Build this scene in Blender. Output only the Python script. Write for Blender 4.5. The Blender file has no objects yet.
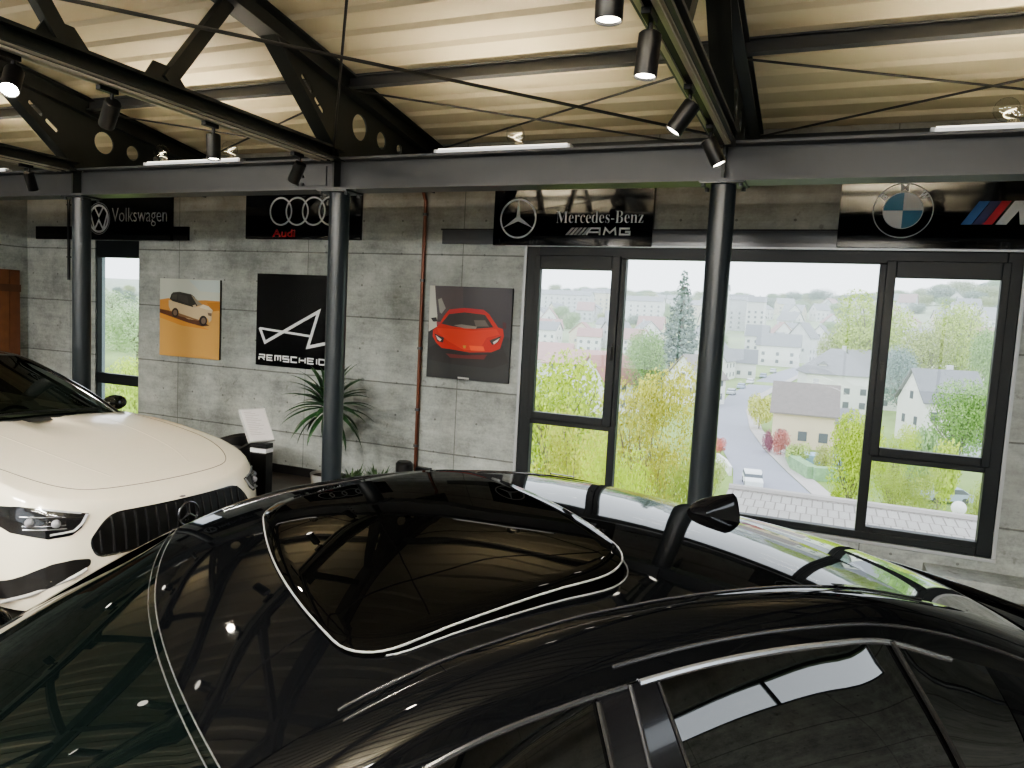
import bpy, math, random
import numpy as np
from mathutils import Vector, Matrix
from mathutils.geometry import tessellate_polygon
from mathutils.bvhtree import BVHTree

rnd = random.Random(7)
C = bpy.context.scene.collection
PI = math.pi

# ------------------------------------------------------------------ camera
H = 2.0                       # camera height above the showroom floor
F, YAW, PITCH, ROLL = 734.73, -0.39449, 0.0896, 0.05267
fw = Vector((math.sin(YAW) * math.cos(PITCH), math.cos(YAW) * math.cos(PITCH), -math.sin(PITCH)))
r0 = Vector((math.cos(YAW), -math.sin(YAW), 0)); u0 = r0.cross(fw)
rt = r0 * math.cos(ROLL) + u0 * math.sin(ROLL)
up = -r0 * math.sin(ROLL) + u0 * math.cos(ROLL)
cam_d = bpy.data.cameras.new('camera'); cam = bpy.data.objects.new('camera', cam_d); C.objects.link(cam)
m = Matrix((rt, up, -fw)).transposed().to_4x4(); m.translation = (0, 0, H)
cam.matrix_world = m
cam_d.sensor_width = 36; cam_d.lens = F / 1024 * 36; cam_d.clip_start = 0.02; cam_d.clip_end = 5000
bpy.context.scene.camera = cam

def at(px, py, Y):
    """the place at depth Y from the camera that the survey pixel px,py shows"""
    d = fw + rt * ((px - 512) / F) - up * ((py - 384) / F)
    return Vector((0, 0, H)) + d * (Y / d.y)

# ------------------------------------------------------------------ materials
MATS = {}
def hexlin(c):
    return tuple(((v / 255) / 12.92 if v / 255 <= 0.04045 else ((v / 255 + 0.055) / 1.055) ** 2.4) for v in c)
def mat(name, col, rough=0.5, metal=0.0, spec=0.5, coat=0.0, emit=None, estr=1.0, noise=0.0, nscale=20, bump=0.0):
    if name in MATS: return MATS[name]
    M = bpy.data.materials.new(name); M.use_nodes = True
    nt = M.node_tree; b = nt.nodes['Principled BSDF']
    b.inputs['Base Color'].default_value = (*col, 1); b.inputs['Roughness'].default_value = rough
    b.inputs['Metallic'].default_value = metal; b.inputs['Specular IOR Level'].default_value = spec
    b.inputs['Coat Weight'].default_value = coat; b.inputs['Coat Roughness'].default_value = 0.02
    if emit:
        b.inputs['Emission Color'].default_value = (*emit, 1); b.inputs['Emission Strength'].default_value = estr
    if noise or bump:
        tc = nt.nodes.new('ShaderNodeTexCoord'); n = nt.nodes.new('ShaderNodeTexNoise')
        n.inputs['Scale'].default_value = nscale; n.inputs['Detail'].default_value = 6
        nt.links.new(tc.outputs['Object'], n.inputs['Vector'])
        if noise:
            mx = nt.nodes.new('ShaderNodeMix'); mx.data_type = 'RGBA'
            mx.inputs['A'].default_value = (*[max(0, c * (1 - noise)) for c in col], 1)
            mx.inputs['B'].default_value = (*[min(1, c * (1 + noise)) for c in col], 1)
            nt.links.new(n.outputs['Fac'], mx.inputs['Factor']); nt.links.new(mx.outputs['Result'], b.inputs['Base Color'])
        if bump:
            bp = nt.nodes.new('ShaderNodeBump'); bp.inputs['Strength'].default_value = bump; bp.inputs['Distance'].default_value = 0.01
            nt.links.new(n.outputs['Fac'], bp.inputs['Height']); nt.links.new(bp.outputs['Normal'], b.inputs['Normal'])
    MATS[name] = M
    return M

class NB:
    """small helper to write shader maths"""
    def __init__(s, M): s.nt = M.node_tree
    def v(s, x): return x
    def math(s, op, a, b=None, c=None):
        n = s.nt.nodes.new('ShaderNodeMath'); n.operation = op
        for i, x in enumerate((a, b, c)):
            if x is None: continue
            if isinstance(x, (int, float)): n.inputs[i].default_value = x
            else: s.nt.links.new(x, n.inputs[i])
        return n.outputs[0]
    def noise(s, vec, scale, detail=4, rough=0.55):
        n = s.nt.nodes.new('ShaderNodeTexNoise'); n.inputs['Scale'].default_value = scale
        n.inputs['Detail'].default_value = detail; n.inputs['Roughness'].default_value = rough
        s.nt.links.new(vec, n.inputs['Vector']); return n.outputs['Fac']
    def scalevec(s, vec, k):
        n = s.nt.nodes.new('ShaderNodeVectorMath'); n.operation = 'MULTIPLY'; n.inputs[1].default_value = k
        s.nt.links.new(vec, n.inputs[0]); return n.outputs[0]
    def mix(s, f, a, b):
        n = s.nt.nodes.new('ShaderNodeMix'); n.data_type = 'RGBA'
        for k, x in (('Factor', f), ('A', a), ('B', b)):
            if isinstance(x, (int, float)): n.inputs[k].default_value = x
            elif isinstance(x, tuple): n.inputs[k].default_value = (*x, 1)
            else: s.nt.links.new(x, n.inputs[k])
        return n.outputs['Result']
    def remap(s, x, a, b, c, d):
        n = s.nt.nodes.new('ShaderNodeMapRange'); s.nt.links.new(x, n.inputs[0])
        for i, q in enumerate((a, b, c, d)): n.inputs[i + 1].default_value = q
        return n.outputs[0]

def concrete():
    M = bpy.data.materials.new('board_formed_concrete'); M.use_nodes = True
    q = NB(M); nt = M.node_tree; b = nt.nodes['Principled BSDF']
    g = nt.nodes.new('ShaderNodeNewGeometry'); pos = g.outputs['Position']
    sp = nt.nodes.new('ShaderNodeSeparateXYZ'); nt.links.new(pos, sp.inputs[0])
    horiz = q.math('ADD', sp.outputs['X'], sp.outputs['Y']); z = sp.outputs['Z']
    def line(x, period, off, w):          # 1 on a joint line
        f = q.math('FRACT', q.math('DIVIDE', q.math('ADD', x, off), period))
        d = q.math('ABSOLUTE', q.math('SUBTRACT', f, 0.5))
        return q.math('GREATER_THAN', d, 0.5 - w / period / 2)
    wob = q.math('MULTIPLY', q.math('SUBTRACT', q.noise(pos, 3), 0.5), 0.012)
    zz = q.math('ADD', z, wob)
    j1 = line(zz, 0.71, 0.21, 0.016); j2 = line(horiz, 2.0, 3.55 - 7, 0.010)
    boards = line(zz, 0.1183, 0.21, 0.008)
    big = q.noise(pos, 0.9, 6, 0.65); med = q.noise(q.scalevec(pos, (2, 2, 9)), 1.6, 5, 0.7); fine = q.noise(pos, 38, 4, 0.7)
    band = q.noise(q.scalevec(pos, (0.35, 0.35, 8.45)), 1.0, 1)
    f1 = q.math('ADD', q.math('MULTIPLY', big, 0.45), q.math('ADD', q.math('MULTIPLY', med, 0.22), q.math('MULTIPLY', q.noise(pos, 5.5, 6, 0.7), 0.30)))
    f2 = q.math('ADD', f1, q.math('MULTIPLY', fine, 0.18))
    f3 = q.math('ADD', f2, q.math('MULTIPLY', band, 0.12))
    fac = q.remap(f3, 0.45, 0.77, 0, 1)
    col = q.mix(fac, (0.125, 0.138, 0.130), (0.52, 0.55, 0.515))
    spots = q.noise(pos, 9, 3, 0.6)
    col = q.mix(q.remap(spots, 0.63, 0.72, 0, 0.55), col, (0.13, 0.13, 0.12))
    # browner under the roof edge
    col = q.mix(q.remap(z, 2.75, 3.25, 0, 0.45), col, (0.30, 0.24, 0.17))
    # tie holes
    fx = q.math('SUBTRACT', q.math('FRACT', q.math('DIVIDE', q.math('ADD', horiz, 7.05), 0.5)), 0.5)
    fz = q.math('SUBTRACT', q.math('FRACT', q.math('DIVIDE', q.math('ADD', z, 0.385), 0.355)), 0.5)
    dx = q.math('MULTIPLY', fx, 0.5); dz = q.math('MULTIPLY', fz, 0.355)
    dist = q.math('SQRT', q.math('ADD', q.math('MULTIPLY', dx, dx), q.math('MULTIPLY', dz, dz)))
    hole = q.math('LESS_THAN', dist, 0.012)
    joints = q.math('MINIMUM', q.math('ADD', q.math('MULTIPLY', q.math('MAXIMUM', j1, j2), 0.6), q.math('ADD', q.math('MULTIPLY', boards, 0.05), q.math('MULTIPLY', hole, 0.6))), 0.8)
    col = q.mix(joints, col, (0.06, 0.06, 0.055))
    nt.links.new(col, b.inputs['Base Color']); b.inputs['Roughness'].default_value = 0.75; b.inputs['Specular IOR Level'].default_value = 0.25
    bp = nt.nodes.new('ShaderNodeBump'); bp.inputs['Strength'].default_value = 0.35; bp.inputs['Distance'].default_value = 0.01
    nt.links.new(q.math('SUBTRACT', f2, joints), bp.inputs['Height']); nt.links.new(bp.outputs['Normal'], b.inputs['Normal'])
    return M

def pane_mat(name, refl, tint):
    """clear window glass: see-through with a mirror coat"""
    if name in MATS: return MATS[name]
    M = bpy.data.materials.new(name); M.use_nodes = True; nt = M.node_tree
    nt.nodes.remove(nt.nodes['Principled BSDF'])
    t = nt.nodes.new('ShaderNodeBsdfTransparent'); t.inputs[0].default_value = (*tint, 1)
    g = nt.nodes.new('ShaderNodeBsdfGlossy'); g.inputs['Roughness'].default_value = 0.0
    lw = nt.nodes.new('ShaderNodeLayerWeight'); q = NB(M); f0 = ((refl - 1) / (refl + 1)) ** 2
    k5 = q.math('POWER', lw.outputs['Facing'], 5.0); fr = q.math('ADD', q.math('MULTIPLY', k5, 1 - f0), f0)
    mx = nt.nodes.new('ShaderNodeMixShader')
    nt.links.new(fr, mx.inputs[0]); nt.links.new(t.outputs[0], mx.inputs[1]); nt.links.new(g.outputs[0], mx.inputs[2])
    nt.links.new(mx.outputs[0], nt.nodes['Material Output'].inputs[0])
    MATS[name] = M; return M

def outdoor(name, col, noise=0.12, nscale=0.6, rough=0.9, dense=560.0, leaf=False):
    """outdoor surface; the damp air of the valley pales things by how far out they stand from the building"""
    if name in MATS: return MATS[name]
    M = bpy.data.materials.new(name); M.use_nodes = True; nt = M.node_tree; q = NB(M); b = nt.nodes['Principled BSDF']
    g = nt.nodes.new('ShaderNodeNewGeometry'); sp = nt.nodes.new('ShaderNodeSeparateXYZ'); nt.links.new(g.outputs['Position'], sp.inputs[0])
    n = q.noise(g.outputs['Position'], nscale, 5, 0.6)
    c = q.mix(q.remap(n, 0.3, 0.7, 0, 1), tuple(max(0, v * (1 - noise)) for v in col), tuple(min(1, v * (1 + noise)) for v in col))
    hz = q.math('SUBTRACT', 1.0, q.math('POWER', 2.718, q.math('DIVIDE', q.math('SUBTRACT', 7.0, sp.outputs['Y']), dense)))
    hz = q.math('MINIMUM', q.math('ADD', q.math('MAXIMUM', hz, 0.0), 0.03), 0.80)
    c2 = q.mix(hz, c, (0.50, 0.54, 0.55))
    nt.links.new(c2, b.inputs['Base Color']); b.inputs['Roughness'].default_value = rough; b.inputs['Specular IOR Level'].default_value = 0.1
    # haze painted a second time, as a surface glow growing with distance
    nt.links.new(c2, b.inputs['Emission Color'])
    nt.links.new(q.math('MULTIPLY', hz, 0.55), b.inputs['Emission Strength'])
    if leaf:
        b.inputs['Subsurface Weight'].default_value = 0.0
    MATS[name] = M; return M

# ------------------------------------------------------------------ mesh helpers
class MB:
    def __init__(s): s.v = []; s.f = []; s.mi = []; s.mats = []
    def _m(s, m):
        if m is None: return 0
        if m not in s.mats: s.mats.append(m)
        return s.mats.index(m)
    def add(s, vs, fs, m=None):
        o = len(s.v); s.v += [tuple(p) for p in vs]; k = s._m(m)
        for f in fs: s.f.append(tuple(i + o for i in f)); s.mi.append(k)
        return s
    def box(s, a, b, m=None, T=None):
        x0, y0, z0 = a; x1, y1, z1 = b
        vs = [(x0,y0,z0),(x1,y0,z0),(x1,y1,z0),(x0,y1,z0),(x0,y0,z1),(x1,y0,z1),(x1,y1,z1),(x0,y1,z1)]
        if T is not None: vs = [T @ Vector(p) for p in vs]
        return s.add(vs, [(0,3,2,1),(4,5,6,7),(0,1,5,4),(1,2,6,5),(2,3,7,6),(3,0,4,7)], m)
    def cyl(s, p, q, r, r2=None, n=16, m=None, cap=True):
        p = Vector(p); q = Vector(q); r2 = r if r2 is None else r2
        d = (q - p).normalized(); a = d.orthogonal().normalized(); b = d.cross(a)
        vs = [p + (a * math.cos(2*PI*i/n) + b * math.sin(2*PI*i/n)) * r for i in range(n)] + \
             [q + (a * math.cos(2*PI*i/n) + b * math.sin(2*PI*i/n)) * r2 for i in range(n)]
        fs = [(i, (i+1) % n, n + (i+1) % n, n + i) for i in range(n)]
        if cap: fs += [tuple(range(n))[::-1], tuple(range(n, 2*n))]
        return s.add(vs, fs, m)
    def tube(s, pts, r, n=8, closed=False, m=None, flat=1.0, upv=(0, 0, 1)):
        pts = [Vector(p) for p in pts]; N = len(pts); vs = []
        for i, p in enumerate(pts):
            a = pts[(i - 1) % N] if (closed or i > 0) else p
            b = pts[(i + 1) % N] if (closed or i < N - 1) else p
            d = (b - a)
            d = d.normalized() if d.length > 1e-9 else Vector((1, 0, 0))
            x = d.cross(Vector(upv))
            x = x.normalized() if x.length > 1e-6 else d.orthogonal().normalized()
            y = x.cross(d)
            vs += [p + x * math.cos(2*PI*k/n) * r + y * math.sin(2*PI*k/n) * r * flat for k in range(n)]
        fs = []
        for i in range(N if closed else N - 1):
            j = (i + 1) % N
            fs += [(i*n + k, i*n + (k+1) % n, j*n + (k+1) % n, j*n + k) for k in range(n)]
        if not closed: fs += [tuple(range(n))[::-1], tuple(range((N-1)*n, N*n))]
        return s.add(vs, fs, m)
    def lathe(s, prof, c=(0, 0, 0), n=24, m=None, T=None):
        vs = []
        for r, z in prof:
            for k in range(n):
                p = Vector((r * math.cos(2*PI*k/n), r * math.sin(2*PI*k/n), z))
                if T is not None: p = T @ p
                vs.append(p + Vector(c))
        fs = [(i*n + k, i*n + (k+1) % n, (i+1)*n + (k+1) % n, (i+1)*n + k) for i in range(len(prof)-1) for k in range(n)]
        return s.add(vs, fs, m)
    def sphere(s, c, r, n=16, m=None, sc=(1, 1, 1)):
        pr = [(max(1e-4, math.sin(PI * i / n)) , -math.cos(PI * i / n)) for i in range(n + 1)]
        T = Matrix.Diagonal((r * sc[0], r * sc[1], r * sc[2])).to_3x3()
        return s.lathe(pr, c, 2 * n if n < 12 else 24, m, T)
    def grid(s, rows, m=None, flip=False, closed=False):
        nr = len(rows); nc = len(rows[0]); vs = [p for r in rows for p in r]; fs = []
        for i in range(nr - 1):
            for j in range(nc if closed else nc - 1):
                k = (j + 1) % nc
                f = (i*nc + j, i*nc + k, (i+1)*nc + k, (i+1)*nc + j)
                fs.append(f[::-1] if flip else f)
        return s.add(vs, fs, m)
    def prism(s, outer, holes=(), d=(0, 0, 1), m=None):
        """flat polygon (3-D points) with holes, pushed along d"""
        d = Vector(d); polys = [[Vector(p) for p in outer]] + [[Vector(p) for p in h] for h in holes]
        flatp = [p for pl in polys for p in pl]; tri = tessellate_polygon(polys)
        n = len(flatp); nrm = None
        vs = flatp + [p + d for p in flatp]; fs = []
        for t in tri:
            a, b, c = (flatp[i] for i in t)
            cr = (b - a).cross(c - a)
            if cr.length < 1e-12: continue
            t = tuple(t) if cr.dot(d) < 0 else tuple(t)[::-1]
            fs.append(t); fs.append(tuple(i + n for i in t[::-1]))
        o = 0
        for pl in polys:
            k = len(pl)
            for i in range(k): fs.append((o + i, o + (i+1) % k, n + o + (i+1) % k, n + o + i))
            o += k
        return s.add(vs, fs, m)
    def build(s, name, m=None, parent=None, smooth=False, ang=35, bevel=0.0):
        me = bpy.data.meshes.new(name)
        me.from_pydata(s.v, [], s.f)
        mats = s.mats if s.mats else ([m] if m else [])
        for x in mats: me.materials.append(x)
        if len(mats) > 1: me.polygons.foreach_set('material_index', s.mi)
        if smooth:
            me.polygons.foreach_set('use_smooth', [True] * len(me.polygons))
            if ang < 180: me.set_sharp_from_angle(angle=math.radians(ang))
        me.update()
        o = bpy.data.objects.new(name, me); C.objects.link(o)
        if parent is not None: o.parent = parent
        if bevel:
            b = o.modifiers.new('bevel', 'BEVEL'); b.width = bevel; b.segments = 2; b.limit_method = 'ANGLE'
        return o

def fixn(o):
    import bmesh
    bm = bmesh.new(); bm.from_mesh(o.data); bmesh.ops.recalc_face_normals(bm, faces=bm.faces); bm.to_mesh(o.data); bm.free(); return o

def tag(o, label, cat, group=None, kind=None):
    if label: o['label'] = label
    if cat: o['category'] = cat
    if group: o['group'] = group
    if kind: o['kind'] = kind
    return o
def thing(name, label, cat, loc=(0, 0, 0), rz=0.0, group=None):
    o = bpy.data.objects.new(name, None); C.objects.link(o); o.empty_display_size = 0.1
    o.location = loc; o.rotation_euler = (0, 0, rz)
    return tag(o, label, cat, group)
def struct(o): o['kind'] = 'structure'; return o
def kids(o): return [c for c in bpy.data.objects if c.parent == o]
def dup(o, loc=None, rz=None, label=None, scale=None, parent=None, cmap={}):
    c = o.copy(); C.objects.link(c)
    if parent is not None: c.parent = parent
    if loc is not None: c.location = loc
    if rz is not None: c.rotation_euler = (0, 0, rz)
    if scale is not None: c.scale = scale
    if label: c['label'] = label
    for k in kids(o): dup(k, parent=c)
    return c
def text_mesh(body, size, sx=1.0, shear=0.0, extr=0.002, res=3, bold=0.0, align='LEFT'):
    cu = bpy.data.curves.new('txt', 'FONT'); cu.body = body; cu.size = size; cu.shear = shear; cu.extrude = extr
    cu.resolution_u = res; cu.offset = bold; cu.align_x = align
    o = bpy.data.objects.new('txt', cu); C.objects.link(o)
    bpy.context.view_layer.update()
    me = bpy.data.meshes.new_from_object(o.evaluated_get(bpy.context.evaluated_depsgraph_get()))
    bpy.data.objects.remove(o); bpy.data.curves.remove(cu)
    for v in me.vertices: v.co.x *= sx
    return me
def wall_text(name, body, x, z, width, height, y, m, parent, **kw):
    """text on the back wall, fitted to width x height, facing the room"""
    me = text_mesh(body, 1.0, **kw)
    xs = [v.co.x for v in me.vertices]; ys = [v.co.y for v in me.vertices]
    x0, x1, y0, y1 = min(xs), max(xs), min(ys), max(ys)
    for v in me.vertices:
        v.co = Vector((x + (v.co.x - x0) / (x1 - x0) * width, y - 0.002 - v.co.z, z + (v.co.y - y0) / (y1 - y0) * height))
    me.materials.clear(); me.materials.append(m)
    o = bpy.data.objects.new(name, me); C.objects.link(o); o.parent = parent
    return o

def hermite(tab):
    """smooth curve through a table of (x, y...)"""
    T = np.array(tab, float); x = T[:, 0]; Y = T[:, 1:]
    m = np.zeros_like(Y); dx = np.diff(x)[:, None]; sl = np.diff(Y, axis=0) / dx
    m[1:-1] = (sl[:-1] * dx[1:] + sl[1:] * dx[:-1]) / (dx[1:] + dx[:-1]); m[0] = sl[0]; m[-1] = sl[-1]
    def f(s):
        s = float(min(max(s, x[0]), x[-1])); i = int(min(max(np.searchsorted(x, s) - 1, 0), len(x) - 2))
        h = x[i+1] - x[i]; t = (s - x[i]) / h
        r = (2*t**3 - 3*t**2 + 1) * Y[i] + (t**3 - 2*t**2 + t) * h * m[i] + (-2*t**3 + 3*t**2) * Y[i+1] + (t**3 - t**2) * h * m[i+1]
        return r if len(r) > 1 else float(r[0])
    return f
def lerp(a, b, t): return a + (b - a) * t
def frange(a, b, n): return [a + (b - a) * i / (n - 1) for i in range(n)]
# ------------------------------------------------------------------ palette
STEEL = mat('anthracite_steel', (0.075, 0.078, 0.082), 0.42, 0.0, 0.5, noise=0.12, nscale=6)
TRUSS = mat('truss_paint', (0.016, 0.019, 0.017), 0.45, noise=0.2, nscale=5)
COLM = mat('column_paint', (0.020, 0.026, 0.031), 0.30, 0.0, 0.5)
FRAME = mat('window_frame_grey', (0.008, 0.011, 0.013), 0.42, 0, 0.3)
FRAMEL = mat('sill_aluminium', (0.45, 0.47, 0.47), 0.4, 0.3)
BLACKGLOSS = mat('black_gloss_panel', (0.003, 0.004, 0.006), 0.05, 0, 0.32)
BLACK = mat('matt_black', (0.008, 0.008, 0.009), 0.5)
BLACKP = mat('black_plastic', (0.012, 0.012, 0.013), 0.35)
WHITE = mat('white_print', (0.82, 0.82, 0.82), 0.5)
SILVER = mat('silver_print', (0.62, 0.64, 0.66), 0.35)
GREY = mat('grey_print', (0.42, 0.42, 0.43), 0.4)
CHROME = mat('chrome', (0.75, 0.76, 0.78), 0.08, 1.0)
CONC = concrete()
GLASS = pane_mat('window_glass', 1.45, (0.97, 0.985, 0.98))

D = 7.0; YC = 5.35
XT = [-7.125, -3.925, -0.715, 2.50, 5.7]           # the lines of columns and trusses
XL, XR, YB = -10.42, 6.4, -8.0                  # left, right and rear walls
def zroof(Y):                                  # underside of the roof sheeting
    return 3.76 + 0.15 * (7.0 - Y) if Y > -0.5 else 3.76 + 0.15 * 7.5 - 0.15 * (-0.5 - Y)

# ------------------------------------------------------------------ shell
def wall_with_holes(name, a, b, holes, y0, y1, m, axis='x'):
    """upright slab from a=(u0,z0) to b=(u1,z1) with rectangular openings (u0,z0,u1,z1)"""
    us = sorted({a[0], b[0], *[h[0] for h in holes], *[h[2] for h in holes]})
    M = MB()
    for u, w in zip(us[:-1], us[1:]):
        hs = sorted([h for h in holes if h[0] <= u + 1e-6 and h[2] >= w - 1e-6], key=lambda h: h[1])
        z = a[1]
        for h in hs + [(0, b[1], 0, b[1])]:
            if h[1] > z + 1e-6:
                if axis == 'x': M.box((u, y0, z), (w, y1, h[1]))
                else: M.box((y0, u, z), (y1, w, h[1]))
            z = max(z, h[3])
    return struct(M.build(name, m))

W1 = (-2.82, 0.24, 1.43, 2.73); W2 = (-9.06, 0.20, -8.25, 2.74)
wall_with_holes('wall_back', (XL, 0), (XR, 3.78), [W1, W2], D, D + 0.12, CONC)
LW = []
wall_with_holes('wall_left', (YB, 0), (D, 5.2), [], XL - 0.3, XL, CONC, 'y')
RW = (0.6, 2.40, 4.3, 2.86)
wall_with_holes('wall_right', (YB, 0), (D, 5.2), [RW], XR, XR + 0.3, CONC, 'y')
BW = (-8.5, 0.6, 5.2, 3.0)
wall_with_holes('wall_front', (XL, 0), (XR, 5.2), [BW], YB - 0.3, YB, CONC)

FLOORM = bpy.data.materials.new('dark_tile_floor'); FLOORM.use_nodes = True
q = NB(FLOORM); nt = FLOORM.node_tree; b = nt.nodes['Principled BSDF']
g = nt.nodes.new('ShaderNodeNewGeometry')
br = nt.nodes.new('ShaderNodeTexBrick'); nt.links.new(g.outputs['Position'], br.inputs['Vector'])
br.offset = 0.0; br.inputs['Scale'].default_value = 1.0; br.inputs['Brick Width'].default_value = 0.6; br.inputs['Row Height'].default_value = 0.6
br.inputs['Mortar Size'].default_value = 0.006
br.inputs['Color1'].default_value = (0.060, 0.052, 0.045, 1); br.inputs['Color2'].default_value = (0.072, 0.060, 0.05, 1); br.inputs['Mortar'].default_value = (0.02, 0.02, 0.02, 1)
nn = q.noise(g.outputs['Position'], 4, 6)
nt.links.new(q.mix(q.remap(nn, .3, .7, 0, .4), br.outputs['Color'], (0.12, 0.09, 0.06)), b.inputs['Base Color']); b.inputs['Roughness'].default_value = 0.28
struct(MB().box((XL, YB, -0.25), (XR, D + 0.12, 0)).build('floor', FLOORM))
struct(MB().box((XL, D - 0.018, 0), (W2[0], D, 0.10)).box((W2[2], D - 0.018, 0), (W1[0], D, 0.10)).build('baseboard_back', BLACK))

# roof sheeting: trapezoid ribs running along the building
SHEET = mat('cream_roof_sheet', (0.72, 0.635, 0.445), 0.6, noise=0.06, nscale=1.2)
def roof_profile(y0, y1):
    P = []; y = y0; pitch = 0.28
    while y < y1 - 0.01:
        for dy, dz in ((0.0, 0.0), (0.11, 0.0), (0.14, 0.028), (0.25, 0.028)):
            P.append((y + dy, zroof(y + dy) + dz))
        y += pitch
    P.append((y1, zroof(y1))); return P
struct(MB().box((0.95, D - 0.34, 0), (XR, D, 0.12)).build('trim_5', CONC))
prof = roof_profile(YB - 0.3, D + 0.65)
M = MB(); xs = frange(XL - 0.3, XR + 0.3, 7)
M.grid([[(x, y, z) for (y, z) in prof] for x in xs])
M.grid([[(x, y, z + 0.10) for (y, z) in prof] for x in xs], flip=True)
ceil = struct(M.build('ceiling', SHEET))

# ------------------------------------------------------------------ windows
def window1():
    w = struct(bpy.data.objects.new('window_1', None)); C.objects.link(w); w.location = (0, 0, 0)
    x0, z0, x1, z1 = W1; ya, yb = D + 0.0, D + 0.09
    f = MB()
    f.box((x0, ya, z0), (-2.69, yb, z1)).box((1.32, ya, z0), (x1, yb, z1))
    f.box((-2.69, ya, 2.62), (1.32, yb, z1)).box((-2.69, ya, z0), (1.32, yb, 0.305))
    f.box((-1.865, ya, 0.305), (-1.79, yb, 2.62)).box((0.405, ya, 0.305), (0.485, yb, 2.62))
    for a, b_ in ((-2.69, -1.865), (0.485, 1.32)):
        f.box((a, ya, 0.935), (b_, yb, 1.02)); f.box((a, ya, 0.305), (b_, yb, 0.355))
    f.build('window_frame', FRAME, w, bevel=0.006)
    for i, (a, b_, c, d_) in enumerate(((-2.72, -1.84, -2.66, -1.925), (0.455, 1.345, 0.53, 1.285))):
        s = MB(); za, zb, zc, zd = 0.985, 2.645, 1.06, 2.505
        s.box((a, ya - 0.03, za), (c, ya + 0.04, zb)).box((d_, ya - 0.03, za), (b_, ya + 0.04, zb))
        s.box((c, ya - 0.03, zd), (d_, ya + 0.04, zb)).box((c, ya - 0.03, za), (d_, ya + 0.04, zc))
        so = s.build('casement_sash', FRAME, w, bevel=0.006)
        MB().box((c, ya + 0.01, zc), (d_, ya + 0.016, zd)).build('pane', GLASS, so)
        hx = -1.875 if i == 0 else 0.49
        h = MB(); h.box((hx - 0.015, ya - 0.045, 1.66), (hx + 0.015, ya - 0.03, 1.80)); h.cyl((hx, ya - 0.045, 1.76), (hx, ya - 0.085, 1.76), 0.011)
        h.box((hx - 0.012, ya - 0.095, 1.64), (hx + 0.012, ya - 0.075, 1.775)); h.build('window_handle', BLACK, so, bevel=0.003)
    MB().box((-1.79, ya + 0.04, 0.305), (0.405, ya + 0.046, 2.62)).build('pane', GLASS, w)
    for a, b_ in ((-2.69, -1.865), (0.485, 1.32)):
        MB().box((a, ya + 0.04, 0.355), (b_, ya + 0.046, 0.935)).build('pane', GLASS, w)
    s = MB().box((x0 - 0.03, D - 0.03, z0 - 0.03), (x1 + 0.03, D + 0.05, z0)); s.box((x1, D - 0.012, z0), (x1 + 0.03, D + 0.02, z1)); s.box((x0 - 0.03, D - 0.012, z0), (x0, D + 0.02, z1))
    s.build('window_sill', FRAMEL, w)
window1()
def window2():
    w = struct(bpy.data.objects.new('window_2', None)); C.objects.link(w)
    x0, z0, x1, z1 = W2; ya, yb = D + 0.015, D + 0.09
    f = MB(); f.box((x0, ya, z0), (x0 + 0.02, yb, z1)).box((x0, ya, 2.52), (x1, yb, z1)).box((x0, ya, z0), (x1, yb, 0.28)).box((x0, ya, 0.83), (x1, yb, 0.97))
    f.build('window_frame', FRAME, w, bevel=0.005)
    MB().box((x0, ya + 0.04, 0.28), (x1, ya + 0.046, 0.83)).build('pane', GLASS, w)
    MB().box((x0, ya + 0.04, 0.97), (x1, ya + 0.046, 2.52)).build('pane', GLASS, w)
    MB().box((x0 - 0.01, D + 0.09, z0), (x0 + 0.015, D + 0.14, z1)).build('outer_reveal', mat('reveal_blue_grey', (0.30, 0.36, 0.40), 0.6), w)
window2()
LINT = mat('lintel_panel', (0.085, 0.09, 0.098), 0.22)
M = MB(); M.box((-3.79, D - 0.03, 2.745), (3.3, D, 2.885)); struct(M.build('trim_1', LINT))
M = MB()
M.box((-3.80, D - 0.045, 2.885), (3.3, D, 2.900)); struct(M.build('trim_2', BLACK))
M = MB(); M.box((-3.05, D - 0.04, 2.728), (3.3, D, 2.745)); struct(M.build('trim_3', FRAMEL))
M = MB(); M.box((-10.2, D - 0.03, 2.75), (-7.38, D, 2.92)); struct(M.build('trim_4', BLACKGLOSS))

# right and rear wall glazing: big fixed lights the daylight comes through
def glazing(n, axis, c, a, b, n_bays):
    w = struct(bpy.data.objects.new('window_%d' % n, None)); C.objects.link(w)
    us = frange(a[0], b[0], n_bays + 1); f = MB()
    def bx(u0, z0, u1, z1, t0, t1):
        return ((u0, c + t0, z0), (u1, c + t1, z1)) if axis == 'x' else ((c + t0, u0, z0), (c + t1, u1, z1))
    for u in us: f.box(*bx(u - 0.03, a[1], u + 0.03, b[1], -0.05, 0.05))
    f.box(*bx(a[0], a[1], b[0], a[1] + 0.04, -0.05, 0.05)); f.box(*bx(a[0], b[1] - 0.04, b[0], b[1], -0.05, 0.05))
    f.build('window_frame', FRAME, w)
    for u, v in zip(us[:-1], us[1:]): MB().box(*bx(u + 0.03, a[1] + 0.04, v - 0.03, b[1] - 0.04, -0.003, 0.003)).build('pane', GLASS, w)
glazing(3, 'y', XR + 0.15, (RW[0], RW[1]), (RW[2], RW[3]), 2)
glazing(4, 'x', YB - 0.15, (BW[0], BW[1]), (BW[2], BW[3]), 6)

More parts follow.
